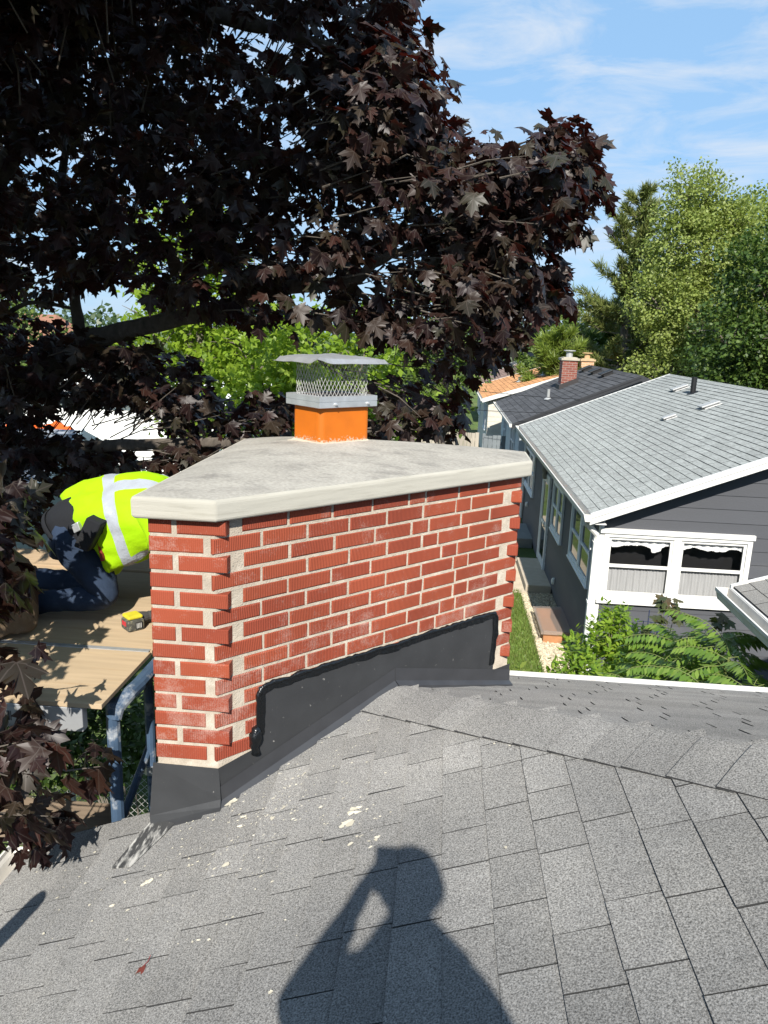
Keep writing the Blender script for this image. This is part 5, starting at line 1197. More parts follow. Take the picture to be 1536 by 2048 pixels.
def shrub(name, label, base, blobs, n, leaf, m, per=7, aspect=0.48, stems=9):
    t = thing(name, label, 'shrub', base); V_, F_, off = [], [], 0
    w = np.array([b[3]*b[4]*b[5] for b in blobs])**0.7; w /= w.sum(); sb = MB(); base_v = Vector(base)
    for b, k in zip(blobs, w):
        c = max(3, int(n/per*k)); a = unit(rng.normal(0, 1, (c, 3))); a[:, 2] = np.abs(a[:, 2])*1.0-0.25; P = np.array(b[:3])+a*rng.uniform(.35, 1.08, (c, 1))*np.array(b[3:])
        ax = unit(a+np.array([0, 0, .9])+rng.normal(0, .3, (c, 3)))
        for j in range(0, c, max(1, c//stems)): sb.tube([base_v, base_v.lerp(Vector(P[j]), .5)+Vector((0, 0, .1)), P[j]], [.012, .008, .003], 5, cap=False)
        idx = np.repeat(np.arange(c), per); m_ = len(idx); s = np.tile(np.linspace(-1, 1, per), c)[:, None]
        rd = unit(np.cross(ax[idx], rng.normal(0, 1, (m_, 3)))); P0 = P[idx]+ax[idx]*s*leaf*0.9
        d = unit(rd+ax[idx]*0.55+np.array([0, 0, -.1])); nr = ax[idx]+np.array([0, 0, .7])+rng.normal(0, .3, (m_, 3)); ln = leaf*rng.uniform(.7, 1.2, m_)
        V, F = quad_leaves(P0, d, nr, ln, ln*aspect); V_.append(V); F_.append(F+off); off += len(V)
    np_obj('foliage', np.concatenate(V_), np.concatenate(F_), m, t); obj('stems', sb, M_bark2, t)
    return t
shrub('leafy_shrub', 'bright green leafy shrub below the white downspout', (1.95, 7.9, GZ), [(2.0, 7.9, -3.45, .55, .5, .6), (1.55, 7.7, -3.75, .4, .45, .45), (2.5, 7.8, -3.5, .45, .45, .55), (2.0, 7.9, -3.0, .22, .22, .28), (2.75, 7.6, -3.7, .5, .4, .5), (1.75, 7.2, -3.55, .4, .35, .45), (2.2, 7.1, -3.4, .5, .35, .5), (2.5, 7.0, -3.6, .5, .4, .5), (2.0, 6.6, -3.5, .5, .35, .4)], 14000, 0.085, M_shrub)
shrub('leafy_shrub', 'small yellow green bush on the lawn beside the brick corner', (1.12, 8.6, GZ), [(1.12, 8.6, -4.25, .22, .25, .38), (1.25, 8.3, -4.45, .25, .2, .22), (0.95, 8.5, -4.5, .22, .2, .3)], 700, 0.10, M_yellowg, aspect=0.55)
def pinnate(c, d, L, V_, F_, off, pairs=11, lf=0.085):
    """one compound leaf arching from c in direction d"""
    d = np.array(d, float); d /= np.linalg.norm(d); side = unit(np.cross(d, (0, 0, 1.0))[None])[0]
    pts = [np.array(c)+d*L*s+np.array([0, 0, 0.12*L*math.sin(s*2.2)-0.30*L*s*s]) for s in np.linspace(0, 1, pairs+3)]
    P0, D, N, ln = [], [], [], []
    for i in range(2, pairs+2):
        tg_ = unit((pts[i+1]-pts[i])[None])[0]; s = i/(pairs+2)
        for sg in (1, -1):
            P0.append(pts[i]); D.append(unit((side*sg*1.0+tg_*0.45+np.array([0, 0, -0.55])+rng.normal(0, .1, 3))[None])[0]); N.append(np.array([0, 0, 1.0])+side*sg*0.45+rng.normal(0, .15, 3)); ln.append(lf*(1.25-0.6*abs(s-.45))*rng.uniform(.9, 1.1))
    P0.append(pts[-1]); D.append(tg_); N.append((0, 0, 1.0)); ln.append(lf)
    V, F = quad_leaves(np.array(P0), np.array(D), np.array(N), np.array(ln), np.array(ln)*0.34)
    V_.append(V); F_.append(F+off); return off+len(V), pts
def sumac(label, base, crowns, cat='shrub'):
    t = thing('tree_of_heaven', label, cat, base); V_, F_, off = [], [], 0; sb = MB()
    for (x, y, z, nl, L) in crowns:
        sb.tube([base, ((base[0]+x)/2, (base[1]+y)/2+.05, (base[2]+z)/2), (x, y, z)], [.022, .016, .007], 6)
        for k in range(nl):
            a = k*2.399+rng.uniform(-.3, .3); up = rng.uniform(-.1, .55)
            off, pts = pinnate((x, y, z-0.02*k), (math.cos(a), math.sin(a), up), L*rng.uniform(.75, 1.15), V_, F_, off, pairs=int(rng.integers(9, 13)), lf=0.10)
            sb.tube(pts[::3]+[pts[-1]], .003, 4, cap=False)
    np_obj('foliage', np.concatenate(V_), np.concatenate(F_), M_sumac, t); obj('stems', sb, mat('green_stem', (0.16, 0.19, 0.06), rough=0.6), t)
    return t
sumac('feathery tree of heaven with long drooping leaflets under the double window', (2.45, 7.0, GZ), [(2.30, 6.7, -2.62, 12, .46), (2.52, 6.5, -2.50, 12, .46), (2.15, 6.3, -2.72, 12, .44), (2.05, 6.6, -2.95, 10, .42), (2.45, 6.9, -2.85, 10, .46), (1.85, 6.2, -2.95, 9, .40), (2.3, 5.95, -2.75, 10, .42)])
sumac('second feathery tree of heaven by the garage gutter', (2.7, 6.7, GZ), [(2.38, 5.8, -2.42, 10, .42), (2.12, 5.6, -2.55, 10, .40), (2.5, 6.2, -2.42, 10, .42), (2.36, 5.3, -2.45, 9, .38), (2.0, 5.8, -2.75, 9, .38), (2.25, 5.35, -2.65, 9, .40), (2.45, 5.5, -2.65, 9, .40)])
sp = thing('maple_sapling', 'slim reddish green maple sapling in front of the double window', 'sapling', (2.3, 7.3, GZ))
LVs, LFs, LUs, o_ = [], [], [], 0; sb = MB()
for (x, y, z) in ((2.26, 7.2, -2.42), (2.20, 7.2, -2.62), (2.40, 7.25, -2.60), (2.05, 7.15, -2.78), (2.85, 7.2, -2.62), (2.95, 7.2, -2.75), (2.33, 7.2, -2.5)):
    k = 5; P0 = np.array([x, y, z])+rng.normal(0, .03, (k, 3)); an = rng.uniform(0, 6.28, k); d = np.stack([np.cos(an), np.sin(an)*.6-.3, rng.uniform(-.8, .0, k)], 1)
    V, F, U = leaves(P0, d, np.array([0, -.4, 1.0])+rng.normal(0, .3, (k, 3)), rng.uniform(.09, .13, k)); LVs.append(V); LFs.append(F+o_); LUs.append(U); o_ += len(V); sb.tube([(2.3, 7.3, GZ), (2.3, 7.28, -3.4), (x, y, z)], [.012, .009, .003], 5)
np_obj('foliage', np.concatenate(LVs), np.concatenate(LFs), leafmat('sapling_leaf', [(0.05, 0.07, 0.02), (0.075, 0.085, 0.03), (0.09, 0.06, 0.03)], trans=(0.15, 0.16, 0.03), tw=0.25, veins=True), sp, uv=np.concatenate(LUs)); obj('stems', sb, M_bark2, sp)
# bush added below the scaffold to darken the bright grass there
shrub('leafy_shrub', 'added dark green bush covering bright grass under the scaffold', (-2.2, 5.2, GZ), [(-1.75, 5.1, -3.1, .7, .45, .8), (-2.5, 5.3, -3.3, .7, .5, .8), (-1.5, 5.3, -4.3, .7, .5, .6), (-3.2, 5.0, -3.4, .7, .6, .8), (-2.3, 4.8, -4.4, .9, .6, .6)], 9000, 0.085, M_deep)

# ------------------------------------------------------------------ scaffold and platform
def pz(x, y, Z):
    d = _F+_Rt*((x-768)/FPX)-_Up*((y-1024)/FPX)
    return d*(Z/d[2])
PLZ = -1.40
sc = thing('scaffold', 'blue painted steel scaffold frame under the plywood beside the chimney', 'scaffold', (-1.9, 3.3, GZ))
def pipe(name, pts, r=0.025, m=M_bluepaint, seg=10):
    p = MB(); p.tube(pts, r, seg); return obj(name, p, m, sc, smooth=False)
for y in (2.665, 4.20): pipe('upright', [(-1.25, y, GZ), (-1.25, y, PLZ-0.06)], 0.027)
for y in (2.74, 4.20): pipe('upright', [(-3.1, y, GZ), (-3.1, y, PLZ-0.06)], 0.027)
pipe('upright', [(-1.225, 2.97, GZ), (-1.225, 2.97, PLZ-0.06)], 0.021)
for x in (-1.195, -3.1):
    pipe('bearer', [(x-0.045, 2.655, PLZ-0.13), (x-0.035, 2.665, PLZ-0.09), (x-0.01, 2.72, PLZ-0.058), (x, 2.80, PLZ-0.054), (x, 4.26, PLZ-0.054)], 0.030, seg=12)
pipe('brace', [(-1.245, 2.68, -2.02), (-1.225, 3.4, -1.62)], 0.017); pipe('brace', [(-1.225, 2.98, -2.25), (-1.22, 4.2, -1.72)], 0.017); pipe('brace', [(-1.30, 4.2, -4.5), (-3.1, 2.74, -1.9)], 0.017)
pipe('rung', [(-1.30, 2.74, -2.35), (-1.30, 4.20, -2.35)], 0.02)
for z in (-1.95, -2.3):
    p = MB(); p.tube([(-1.225, 2.97, z-0.02), (-1.225, 2.97, z+0.02)], 0.032, 10); p.tube([(-1.225, 2.97, z), (-1.18, 2.94, z)], 0.012, 6); obj('clamp', p, M_galv, sc)
# the plywood sheets and planks
def sheet(name, label, x0, x1, y0, y1, z, th, m, cat, group=None, bev=0.002):
    s_ = MB(); s_.box(x0, x1, y0, y1, 0, th); s_.v = [(x, y, z+q-th) for x, y, q in s_.v]
    o = obj(name, s_, m, bevel=bev, loc=((x0+x1)/2, (y0+y1)/2, z-th)); return tag(o, label, cat, group)
sheet('plywood_sheet', 'near plywood sheet with its edge over the scaffold pipe, speckled with leaf shadow', -3.62, -1.222, 2.515, 3.005, PLZ, 0.02, M_ply, 'plywood', 'plywood sheets on the scaffold')
sheet('plywood_sheet', 'far plywood sheet carrying the kneeling worker in the lime shirt', -3.62, -1.222, 3.017, 4.06, PLZ, 0.02, M_ply, 'plywood', 'plywood sheets on the scaffold')
cl = MB(); cl.box(-3.6, -1.23, 2.998, 3.024, PLZ+0.0005, PLZ+0.004); tag(obj('seam_strip', cl, M_galv, loc=(-2.4, 3.01, PLZ)), 'thin grey metal strip covering the seam between the plywood sheets', 'strip')
sheet('scaffold_plank', 'worn plank at the far edge of the platform behind the worker', -3.62, -1.15, 4.065, 4.36, PLZ+0.012, 0.045, M_plank, 'plank', bev=0.004)
sheet('scaffold_plank', 'lower plank just beyond the roof edge below the platform', -3.0, -1.32, 2.70, 2.93, -2.12, 0.045, mat('dull_brown_plank', (0.20, 0.15, 0.105), rough=0.9, var=0.25, scale=5, stretch=(0.6, 8, 1)), 'plank', bev=0.004)  # same plank wood in a darker, duller brown
M_alu2 = mat('grey_aluminium', (0.42, 0.43, 0.44), rough=0.5, metal=0.5, var=0.15)
ep = MB(); ep.box(-3.6, -1.30, 2.515, 2.556, PLZ-0.12, PLZ-0.022); o = obj('edge_beam', ep, M_alu2, loc=(-2.4, 2.53, PLZ-0.12), bevel=0.003); tag(o, 'grey metal beam with a printed sticker under the near plywood edge', 'beam')
st = MB(); st.box(-1.86, -1.56, 2.512, 2.5145, PLZ-0.105, PLZ-0.035); so = obj('sticker', st, mat('sticker_paper', (0.45, 0.44, 0.40), rough=0.6), o)
st = MB()
for k in range(5): st.box(-1.78, -1.66-0.02*(k % 2), 2.5105, 2.5118, PLZ-0.095+0.012*k, PLZ-0.090+0.012*k)
for k in range(9): st.box(-1.63+0.006*k, -1.63+0.006*k+random.choice((0.002, 0.004)), 2.5105, 2.5118, PLZ-0.09, PLZ-0.05)
obj('print', st, M_black, so); st = MB(); st.box(-1.845, -1.795, 2.5105, 2.5118, PLZ-0.095, PLZ-0.05); obj('print', st, mat('yellow_print', (0.6, 0.42, 0.03)), so)

# ------------------------------------------------------------------ people
M_skin = mat('skin', (0.42, 0.24, 0.16), rough=0.55, var=0.06)
M_denim = mat('dark_denim', (0.019, 0.032, 0.060), rough=0.9, var=0.35, scale=7, bump=0.6, bscale=22, col2=(0.055, 0.078, 0.12), c2scale=5, c2lo=0.55, c2hi=0.8)
M_lime_shirt = mat('lime_shirt', (0.31, 0.55, 0.0), rough=0.8, var=0.07, scale=6, bump=0.6, bscale=18)
M_refl = mat('silver_tape', (0.34, 0.37, 0.41), rough=0.45, var=0.1, scale=20, bump=0.7, bscale=30)
M_blackcloth = mat('black_cloth', (0.012, 0.013, 0.016), rough=0.9, bump=0.5, bscale=25)
M_leather = mat('brown_leather', (0.10, 0.055, 0.03), rough=0.6, bump=0.4, bscale=40)
M_hair = mat('dark_hair', (0.02, 0.014, 0.01), rough=0.7, bump=0.8, bscale=120)
def zp(zx, zy, Y): return px(zx/4.518, 920+zy/4.518, Y)
def hand_pts(verts, edges, radii, wrist, d, pn, sz=1.0, curl=0.5, thumb=1):
    """wrist index -> palm and five jointed fingers; d along the hand, pn palm normal (fingers close toward it)"""
    d = Vector(d).normalized(); pn = Vector(pn).normalized(); s = d.cross(pn)*thumb; w = Vector(verts[wrist])
    def add(p, r, frm): verts.append(tuple(p)); radii.append(r); edges.append((frm, len(verts)-1)); return len(verts)-1
    palm = add(w+d*0.045*sz, (0.030*sz, 0.016*sz), wrist)
    for k, (off, ln) in enumerate(((-0.030, 0.062), (-0.010, 0.078), (0.011, 0.084), (0.031, 0.076))):
        b = w+d*0.09*sz+s*off*sz; i = add(b, 0.0095*sz, palm); dd = d.copy(); p = b
        for j, f in enumerate((0.45, 0.32, 0.23)):
            dd = (dd*math.cos(curl*(0.7+0.25*j))+pn*math.sin(curl*(0.7+0.25*j))).normalized(); p = p+dd*ln*f*sz; i = add(p, (0.009-0.001*j)*sz, i)
    b = w+d*0.03*sz+s*0.030*sz; i = add(b, 0.012*sz, palm); dd = (d*0.55+s*0.7+pn*0.35).normalized(); p = b
    for f in (0.034, 0.028): p = p+dd*f*sz; i = add(p, 0.0095*sz, i); dd = (dd+d*0.35+pn*0.3).normalized()
def ball(c, r, n=12, m=10, cut=None):
    mb = MB(); c = Vector(c); rings = []
    for i in range(1, m):
        a = math.pi*i/m; rings.append([c+Vector((r[0]*math.sin(a)*math.cos(t), r[1]*math.sin(a)*math.sin(t), r[2]*math.cos(a))) for t in np.linspace(0, 2*math.pi, n, endpoint=False)])
    if cut: rings = rings[:cut]
    mb.loft(rings); return mb
def face(parent, c, f, u, r=0.1):
    """eyes, nose, mouth and ears on a head centred at c, looking along f"""
    c, f, u = Vector(c), Vector(f).normalized(), Vector(u).normalized(); s = f.cross(u)
    for sg in (1, -1):
        obj('eye', ball(c+f*r*0.82+s*sg*0.032+u*0.01, (0.012,)*3), mat('eye_white', (0.7, 0.68, 0.65), rough=0.3), parent, smooth=True)
        e = MB(); e.tube([c+s*sg*r*0.80+u*0.03, c+s*sg*r*0.95+u*0.02-f*0.012, c+s*sg*r*0.93-u*0.02-f*0.006, c+s*sg*r*0.82-u*0.035], [0.006, 0.011, 0.009, 0.005], 7); obj('ear', e, M_skin, parent, smooth=True)
    n = MB(); n.tube([c+f*r*0.86+u*0.015, c+f*r*1.02-u*0.012, c+f*r*1.10-u*0.032, c+f*r*0.92-u*0.04], [0.008, 0.011, 0.015, 0.010], 8); obj('nose', n, M_skin, parent, smooth=True)
    m_ = MB(); m_.tube([c+f*r*0.84-u*0.062+s*k*0.024-f*abs(k)*0.014 for k in (-1, -.5, 0, .5, 1)], [0.004, 0.007, 0.008, 0.007, 0.004], 7); obj('mouth', m_, mat('lips', (0.34, 0.13, 0.11), rough=0.5), parent, smooth=True)

wk = thing('person', 'worker in lime high visibility shirt and dark jeans kneeling bent forward on the plywood', 'person', tuple(zp(600, 1330, 3.48)))
pel, wai, che, nec, hea = zp(585, 640, 3.48), zp(800, 560, 3.48), zp(1150, 480, 3.48), zp(1470, 430, 3.48), zp(1640, 590, 3.48)
v = [tuple(pel), tuple(wai), tuple(che), tuple(nec), tuple((nec+hea)/2), tuple(hea)]; e = [(0, 1), (1, 2), (2, 3), (3, 4), (4, 5)]; r = [0.12, 0.115, 0.13, 0.075, 0.06, 0.088]
def add(p, rr, frm): v.append(tuple(p)); r.append(rr); e.append((frm, len(v)-1)); return len(v)-1
for sg in (-1, 1):
    y = 3.48+sg*0.18
    sh_ = add(zp(1400, 470, y), 0.055, 3); el = add(zp(1500, 830, y+sg*0.05), 0.042, sh_); wr = add(np.array([-1.235, y, PLZ+0.075]), 0.027, el)
    hand_pts(v, e, r, wr, (0.75, 0, -0.25), (0, 0, -1), curl=0.10, thumb=-sg)
    hp = add(zp(620, 690, 3.48+sg*0.10), 0.085, 0); kn = add((zp(1000, 1255, 3.34) if sg < 0 else zp(1000, 1150, 3.66)), 0.052, hp); an = add((zp(330, 1290, 3.32) if sg < 0 else zp(320, 1065, 3.66)), 0.04, kn); add((zp(130, 1330, 3.32) if sg < 0 else zp(130, 1100, 3.66)), 0.035, an)
skin('body', v, e, r, M_skin, wk, sub=2)
face(wk, hea, (0.35, 0, -0.93), (0.93, 0, 0.35), 0.088)
obj('cap', ball(hea+np.array([0.02, 0, 0.02]), (0.115, 0.105, 0.11), 16, 12, cut=7), M_blackcloth, wk, smooth=True)
v, e, r = [tuple(pel)], [], [(0.155, 0.165)]
tops = zp(715, 600, 3.48); add(tops, 0.15, 0)
for sg in (-1, 1):
    y = 3.34 if sg < 0 else 3.62
    h_ = add(zp(640, 720, 3.48+sg*0.105), 0.115, 0)
    K = zp(1005, 1225, 3.33) if sg < 0 else zp(1000, 1130, 3.66); A_ = zp(300, 1290, 3.31) if sg < 0 else zp(270, 1065, 3.66)
    Hm = np.array(v[h_])
    t1 = add(Hm*0.5+K*0.5+np.array([-.006, 0, .006]), 0.094, h_); k1 = add(K+np.array([-.018, 0, .02]), 0.078, t1); k2 = add(K*0.93+A_*0.07+np.array([0.004, 0, -.012]), 0.066, k1)
    s1 = add(K*0.55+A_*0.45, 0.064, k2); s2 = add(K*0.12+A_*0.88, 0.058, s1); add(A_, 0.064, s2)
jn = skin('jeans', v, e, r, M_denim, wk, sub=2)
# fold wrinkles on the denim
tex = bpy.data.textures.new('folds', 'CLOUDS'); tex.noise_scale = 0.075
dm = jn.modifiers.new('folds', 'DISPLACE'); dm.texture = tex; dm.strength = 0.022; dm.mid_level = 0.5; dm.texture_coords = 'LOCAL'
def ringTB(T, B, w, n=44, wr=0.004, sq=2.3, yc=3.48, ph=0.0, near=0.0):
    c = (T+B)/2; ax = (T-B)/2; pts = []
    for k in range(n):
        t = 2*math.pi*k/n; cs, sn = math.cos(t), math.sin(t); cc = math.copysign(abs(cs)**(2/sq), cs); ss = math.copysign(abs(sn)**(2/sq), sn)
        q = 1+wr*3*math.sin(t*5+ph)+wr*2.2*math.sin(t*11+ph*2.3)+random.uniform(-wr, wr)
        pts.append(Vector(c+ax*cc*q)+Vector((near*max(0, -ss), w*ss*q, 0)))
    return pts
RS = [((545, 330), (1035, 1035), .175), ((640, 268), (1045, 1000), .20), ((760, 218), (1070, 960), .212), ((860, 185), (1120, 945), .216), ((955, 158), (1185, 925), .22), ((1000, 147), (1220, 912), .221), ((1045, 138), (1255, 898), .221), ((1150, 122), (1300, 870), .222), ((1290, 114), (1350, 845), .222), ((1400, 128), (1400, 820), .215), ((1480, 165), (1470, 760), .20), ((1545, 235), (1530, 690), .15), ((1580, 320), (1560, 620), .09)]
shm = MB(); rings = [ringTB(zp(*a, 3.48), zp(*b, 3.48), w, ph=i*0.35, wr=(0.017 if i < 4 else 0.009), near=(0.10, 0.085, 0.07, 0.06)[min(i, 3)]) for i, (a, b, w) in enumerate(RS)]
mi = [0]*(len(rings)-1); mi[4] = 1; mi[5] = 1
shm.loft(rings, mi=mi, cap=False)
nR = 44
for i in range(6, 11):                                             # shoulder straps of the tape run on along the back and flank
    for j in (3, 4, 16, 17, 26, 27, 39, 40): shm.mi[i*nR+j] = 1
for i in range(6, 9):
    pass
so_ = obj('shirt', shm, [M_lime_shirt, M_refl], wk, smooth=True, label='lime high visibility shirt with silver tape')
ss_ = so_.modifiers.new('s', 'SUBSURF'); ss_.levels = 1; ss_.render_levels = 1
tex2 = bpy.data.textures.new('cloth', 'CLOUDS'); tex2.noise_scale = 0.07
dm = so_.modifiers.new('folds', 'DISPLACE'); dm.texture = tex2; dm.strength = 0.030; dm.mid_level = 0.5
sd = so_.modifiers.new('thick', 'SOLIDIFY'); sd.thickness = 0.003
for sg in (-1, 1):
    y = 3.48+sg*0.19; sl_m = MB(); A0, A1, A2 = zp(1400, 420, y-sg*0.02), zp(1480, 660, y+sg*0.03), zp(1500, 800, y+sg*0.05)
    sl_m.tube([A0, A0*.4+A1*.6, A1, A2], [0.10, 0.088, 0.08, 0.078], 16); obj('sleeve', sl_m, M_lime_shirt, wk, smooth=True)
un = MB(); un.loft([ringTB(zp(*a, 3.48), zp(*b, 3.48), w) for a, b, w in (((470, 440), (760, 820), .15), ((545, 365), (840, 850), .165), ((680, 300), (960, 870), .18), ((800, 280), (1020, 850), .17))], cap=True)
obj('undershirt', un, M_blackcloth, wk, smooth=True)
bl = MB(); rb_ = [ringTB(zp(*a, 3.48), zp(*b, 3.48), w, wr=0.001) for a, b, w in (((452, 455), (800, 860), .168), ((478, 430), (830, 830), .168))]; bl.loft(rb_, cap=False)
bo_ = obj('belt', bl, M_blackcloth, wk, smooth=True); bo_.modifiers.new('t', 'SOLIDIFY').thickness = 0.005
def slab(name, c0, c1, c2, Y, dep, m, bev=0.006, parent=None):
    """box from three zoom corners (origin, along, up) at depth Y"""
    o = Vector(zp(*c0, Y)); a = Vector(zp(*c1, Y))-o; b = Vector(zp(*c2, Y))-o; s_ = MB(); s_.obox(o, a, b, (0, dep, 0)); return obj(name, s_, m, parent or wk, bevel=bev)
pch = slab('pouch', (655, 785), (790, 838), (783, 528), 3.20, 0.075, mat('black_pouch', (0.014, 0.014, 0.015), rough=0.75, bump=0.5, bscale=60), 0.010)
slab('flap', (716, 655), (852, 716), (778, 518), 3.194, 0.083, M_blackcloth, 0.008, pch)
slab('clip', (640, 590), (668, 665), (700, 560), 3.27, 0.03, M_galv, 0.004)
slab('tool_handle', (905, 920), (940, 915), (872, 745), 3.27, 0.03, mat('red_handle', (0.22, 0.03, 0.02), rough=0.5), 0.006)
for a, b, Y in (((310, 1275), (90, 1330), 3.31), ((270, 1060), (70, 1120), 3.66)):
    A0, A1 = zp(*a, Y), zp(*b, Y); bt = MB()
    rr_ = [(0.058, 0.052), (0.060, 0.056), (0.055, 0.058), (0.050, 0.056), (0.046, 0.05), (0.03, 0.035)]
    rings = []
    for i, (ra_, rb2) in enumerate(rr_):
        c = A0+(A1-A0)*(i-0.6)/4.4*1.25+np.array([0, 0, -0.012*i]); c[2] = max(c[2], PLZ+ra_+0.004)
        rings.append([Vector(c)+Vector((0, rb2*math.cos(t), ra_*math.sin(t))) for t in np.linspace(0, 2*math.pi, 14, endpoint=False)])
    bt.loft(rings); obj('boot', bt, M_leather, wk, smooth=True)
# battery tool lying on the boards
dt = thing('impact_driver', 'battery driver with yellow topped battery lying on the plywood by the brick corner', 'power tool', tuple(pz(257, 1266, PLZ)))
C0, CL, CR = Vector(pz(257, 1267, PLZ)), Vector(pz(235, 1251, PLZ)), Vector(pz(285, 1254, PLZ))
a_, b_2 = (CL-C0), (CR-C0); a_ = a_.normalized()*0.085; b_2 = (b_2-a_*(b_2.dot(a_)/a_.length_squared)).normalized()*0.082
M_bat = mat('battery_grey', (0.07, 0.07, 0.06), rough=0.6, var=0.4, scale=40, col2=(0.30, 0.28, 0.18), c2scale=45, c2lo=0.5, c2hi=0.65)
M_batY = mat('battery_yellow', (0.50, 0.44, 0.03), rough=0.55, var=0.15, scale=25, col2=(0.2, 0.19, 0.08), c2scale=30, c2lo=0.6, c2hi=0.7)
up = Vector((0, 0, 1)); s_ = MB(); s_.obox(C0+up*0.001, a_, b_2, up*0.056)
bat = obj('battery', s_, M_bat, dt, bevel=0.010)
s_ = MB(); s_.obox(C0+a_*0.05+b_2*0.05+up*0.0575, a_*0.9, b_2*0.9, up*0.018); obj('battery_top', s_, M_batY, bat, bevel=0.012)
na, nb_ = -b_2.normalized(), -a_.normalized()
s_ = MB(); s_.obox(C0+a_*0.25+up*0.026+na*0.0008, a_*0.5, up*0.022, na*0.0012); obj('red_label', s_, mat('red_print', (0.45, 0.03, 0.04), rough=0.5), bat)
s_ = MB(); s_.obox(C0+b_2*0.45+up*0.012+nb_*0.0008, b_2*0.42, up*0.032, nb_*0.0012); lb = obj('rating_label', s_, mat('label_black', (0.02, 0.02, 0.02)), bat)
s_ = MB()
for k in range(4): s_.obox(C0+b_2*(0.5+0.08*k)+up*0.016+nb_*0.0021, b_2*0.03, up*0.024, nb_*0.0006)
obj('print', s_, mat('label_white', (0.6, 0.6, 0.56)), lb)
gd = (b_2.normalized()*0.9+Vector((0.3, 0.25, 0))).normalized(); g0 = C0+a_*0.6+b_2+up*0.045; s_ = MB()
s_.tube([g0-gd*0.01, g0+gd*0.02]+[g0+gd*(0.03+0.008*k) for k in range(10)]+[g0+gd*0.13], [0.03, 0.026]+[0.021 if k % 2 else 0.0235 for k in range(10)]+[0.026], 12); obj('grip', s_, mat('ribbed_grip', (0.05, 0.048, 0.045), rough=0.8), dt)
s_ = MB(); h0 = g0+gd*0.155; hx = gd.cross(up); s_.tube([h0-hx*0.07, h0-hx*0.05, h0+hx*0.06, h0+hx*0.09, h0+hx*0.115], [0.028, 0.034, 0.033, 0.026, 0.012], 14); obj('motor_housing', s_, mat('red_housing', (0.35, 0.03, 0.03), rough=0.45), dt, smooth=False); s_ = MB(); s_.tube([h0+hx*0.115, h0+hx*0.15], 0.007, 6); obj('chuck', s_, M_galv, dt)
# sack
sk_ = MB(); c = zp(40, 1210, 3.12); rings = []
for i, (zz, rr, dx) in enumerate(((-0.20, .16, 0), (-0.17, .20, 0), (-0.05, .205, .0), (0.05, .19, .01), (0.14, .15, .02), (0.19, .09, .02), (0.23, .06, .0), (0.27, .09, -.02))):
    rings.append([Vector((c[0]-0.06+dx+rr*math.cos(t)*(1+.07*math.sin(3*t+i)+random.uniform(-.03, .03)), c[1]+rr*.8*math.sin(t)*(1+.06*math.sin(4*t+i*2)), PLZ+0.21+zz+random.uniform(-.008, .008))) for t in np.linspace(0, 2*math.pi, 26, endpoint=False)])
sk_.loft(rings); tex3 = bpy.data.textures.new('crumple', 'CLOUDS'); tex3.noise_scale = 0.09
o = obj('paper_sack', sk_, mat('brown_paper', (0.19, 0.135, 0.085), rough=0.9, var=0.25, scale=9, bump=1.0, bscale=22), smooth=True, loc=(c[0]-.06, c[1], PLZ)); o.modifiers.new('s', 'SUBSURF').render_levels = 2; dm = o.modifiers.new('crumple', 'DISPLACE'); dm.texture = tex3; dm.strength = 0.06
tag(o, 'crumpled brown sack slumped on the plywood at the left edge', 'sack')

# the photographer, outside the picture: the long shadow on the shingles is this figure's
ph = thing('person', 'standing photographer in dark jacket whose long shadow falls across the grey shingles', 'person', (0.1, -0.42, zA(0.1)))
v, e, r = [(0.05, -0.43, -0.60), (0.05, -0.42, -0.38), (0.055, -0.40, -0.14), (0.06, -0.37, -0.01), (0.065, -0.34, 0.05), (0.066, -0.325, 0.13)], [(0, 1), (1, 2), (2, 3), (3, 4), (4, 5)], [0.12, 0.11, 0.13, 0.065, 0.055, 0.088]
LH, RH = (-0.062, -0.050, -0.085), (0.040, -0.050, -0.10)
for sg, elb, hnd, ft_ in ((-1, (-0.222, -0.25, -0.29), LH, (-0.02, -0.42)), (1, (0.285, -0.25, -0.36), RH, (0.24, -0.42))):
    s1 = add((0.055+sg*0.145, -0.39, -0.07), 0.05, 2); el = add(elb, 0.04, s1); w_ = add(np.array(elb)*0.14+np.array(hnd)*0.86, 0.027, el)
    hand_pts(v, e, r, w_, np.array(hnd)-np.array(elb)+np.array([0, 0, .12]), (-sg, 0.0, 0), sz=0.95, curl=0.55, thumb=sg)
    hp = add((0.10+sg*0.09, -0.43, -0.68), 0.085, 0); kn = add((0.10+sg*0.115, -0.40, -1.03), 0.055, hp); an = add((ft_[0], -0.44, zA(ft_[0])+0.09), 0.04, kn); add((ft_[0], -0.31, zA(ft_[0])+0.045), 0.03, an)
skin('body', v, e, r, M_skin, ph, sub=2)
face(ph, (0.066, -0.325, 0.13), (0, 1, -0.1), (0, 0.1, 1), 0.088)
obj('hair', ball((0.066, -0.34, 0.15), (0.092, 0.105, 0.095), 16, 12, cut=7), M_hair, ph, smooth=True)
v, e, r = [(0.05, -0.43, -0.56), (0.05, -0.42, -0.38), (0.055, -0.40, -0.15), (0.07, -0.365, 0.01)], [(0, 1), (1, 2), (2, 3)], [(0.175, 0.125), (0.155, 0.12), (0.135, 0.115), 0.085]
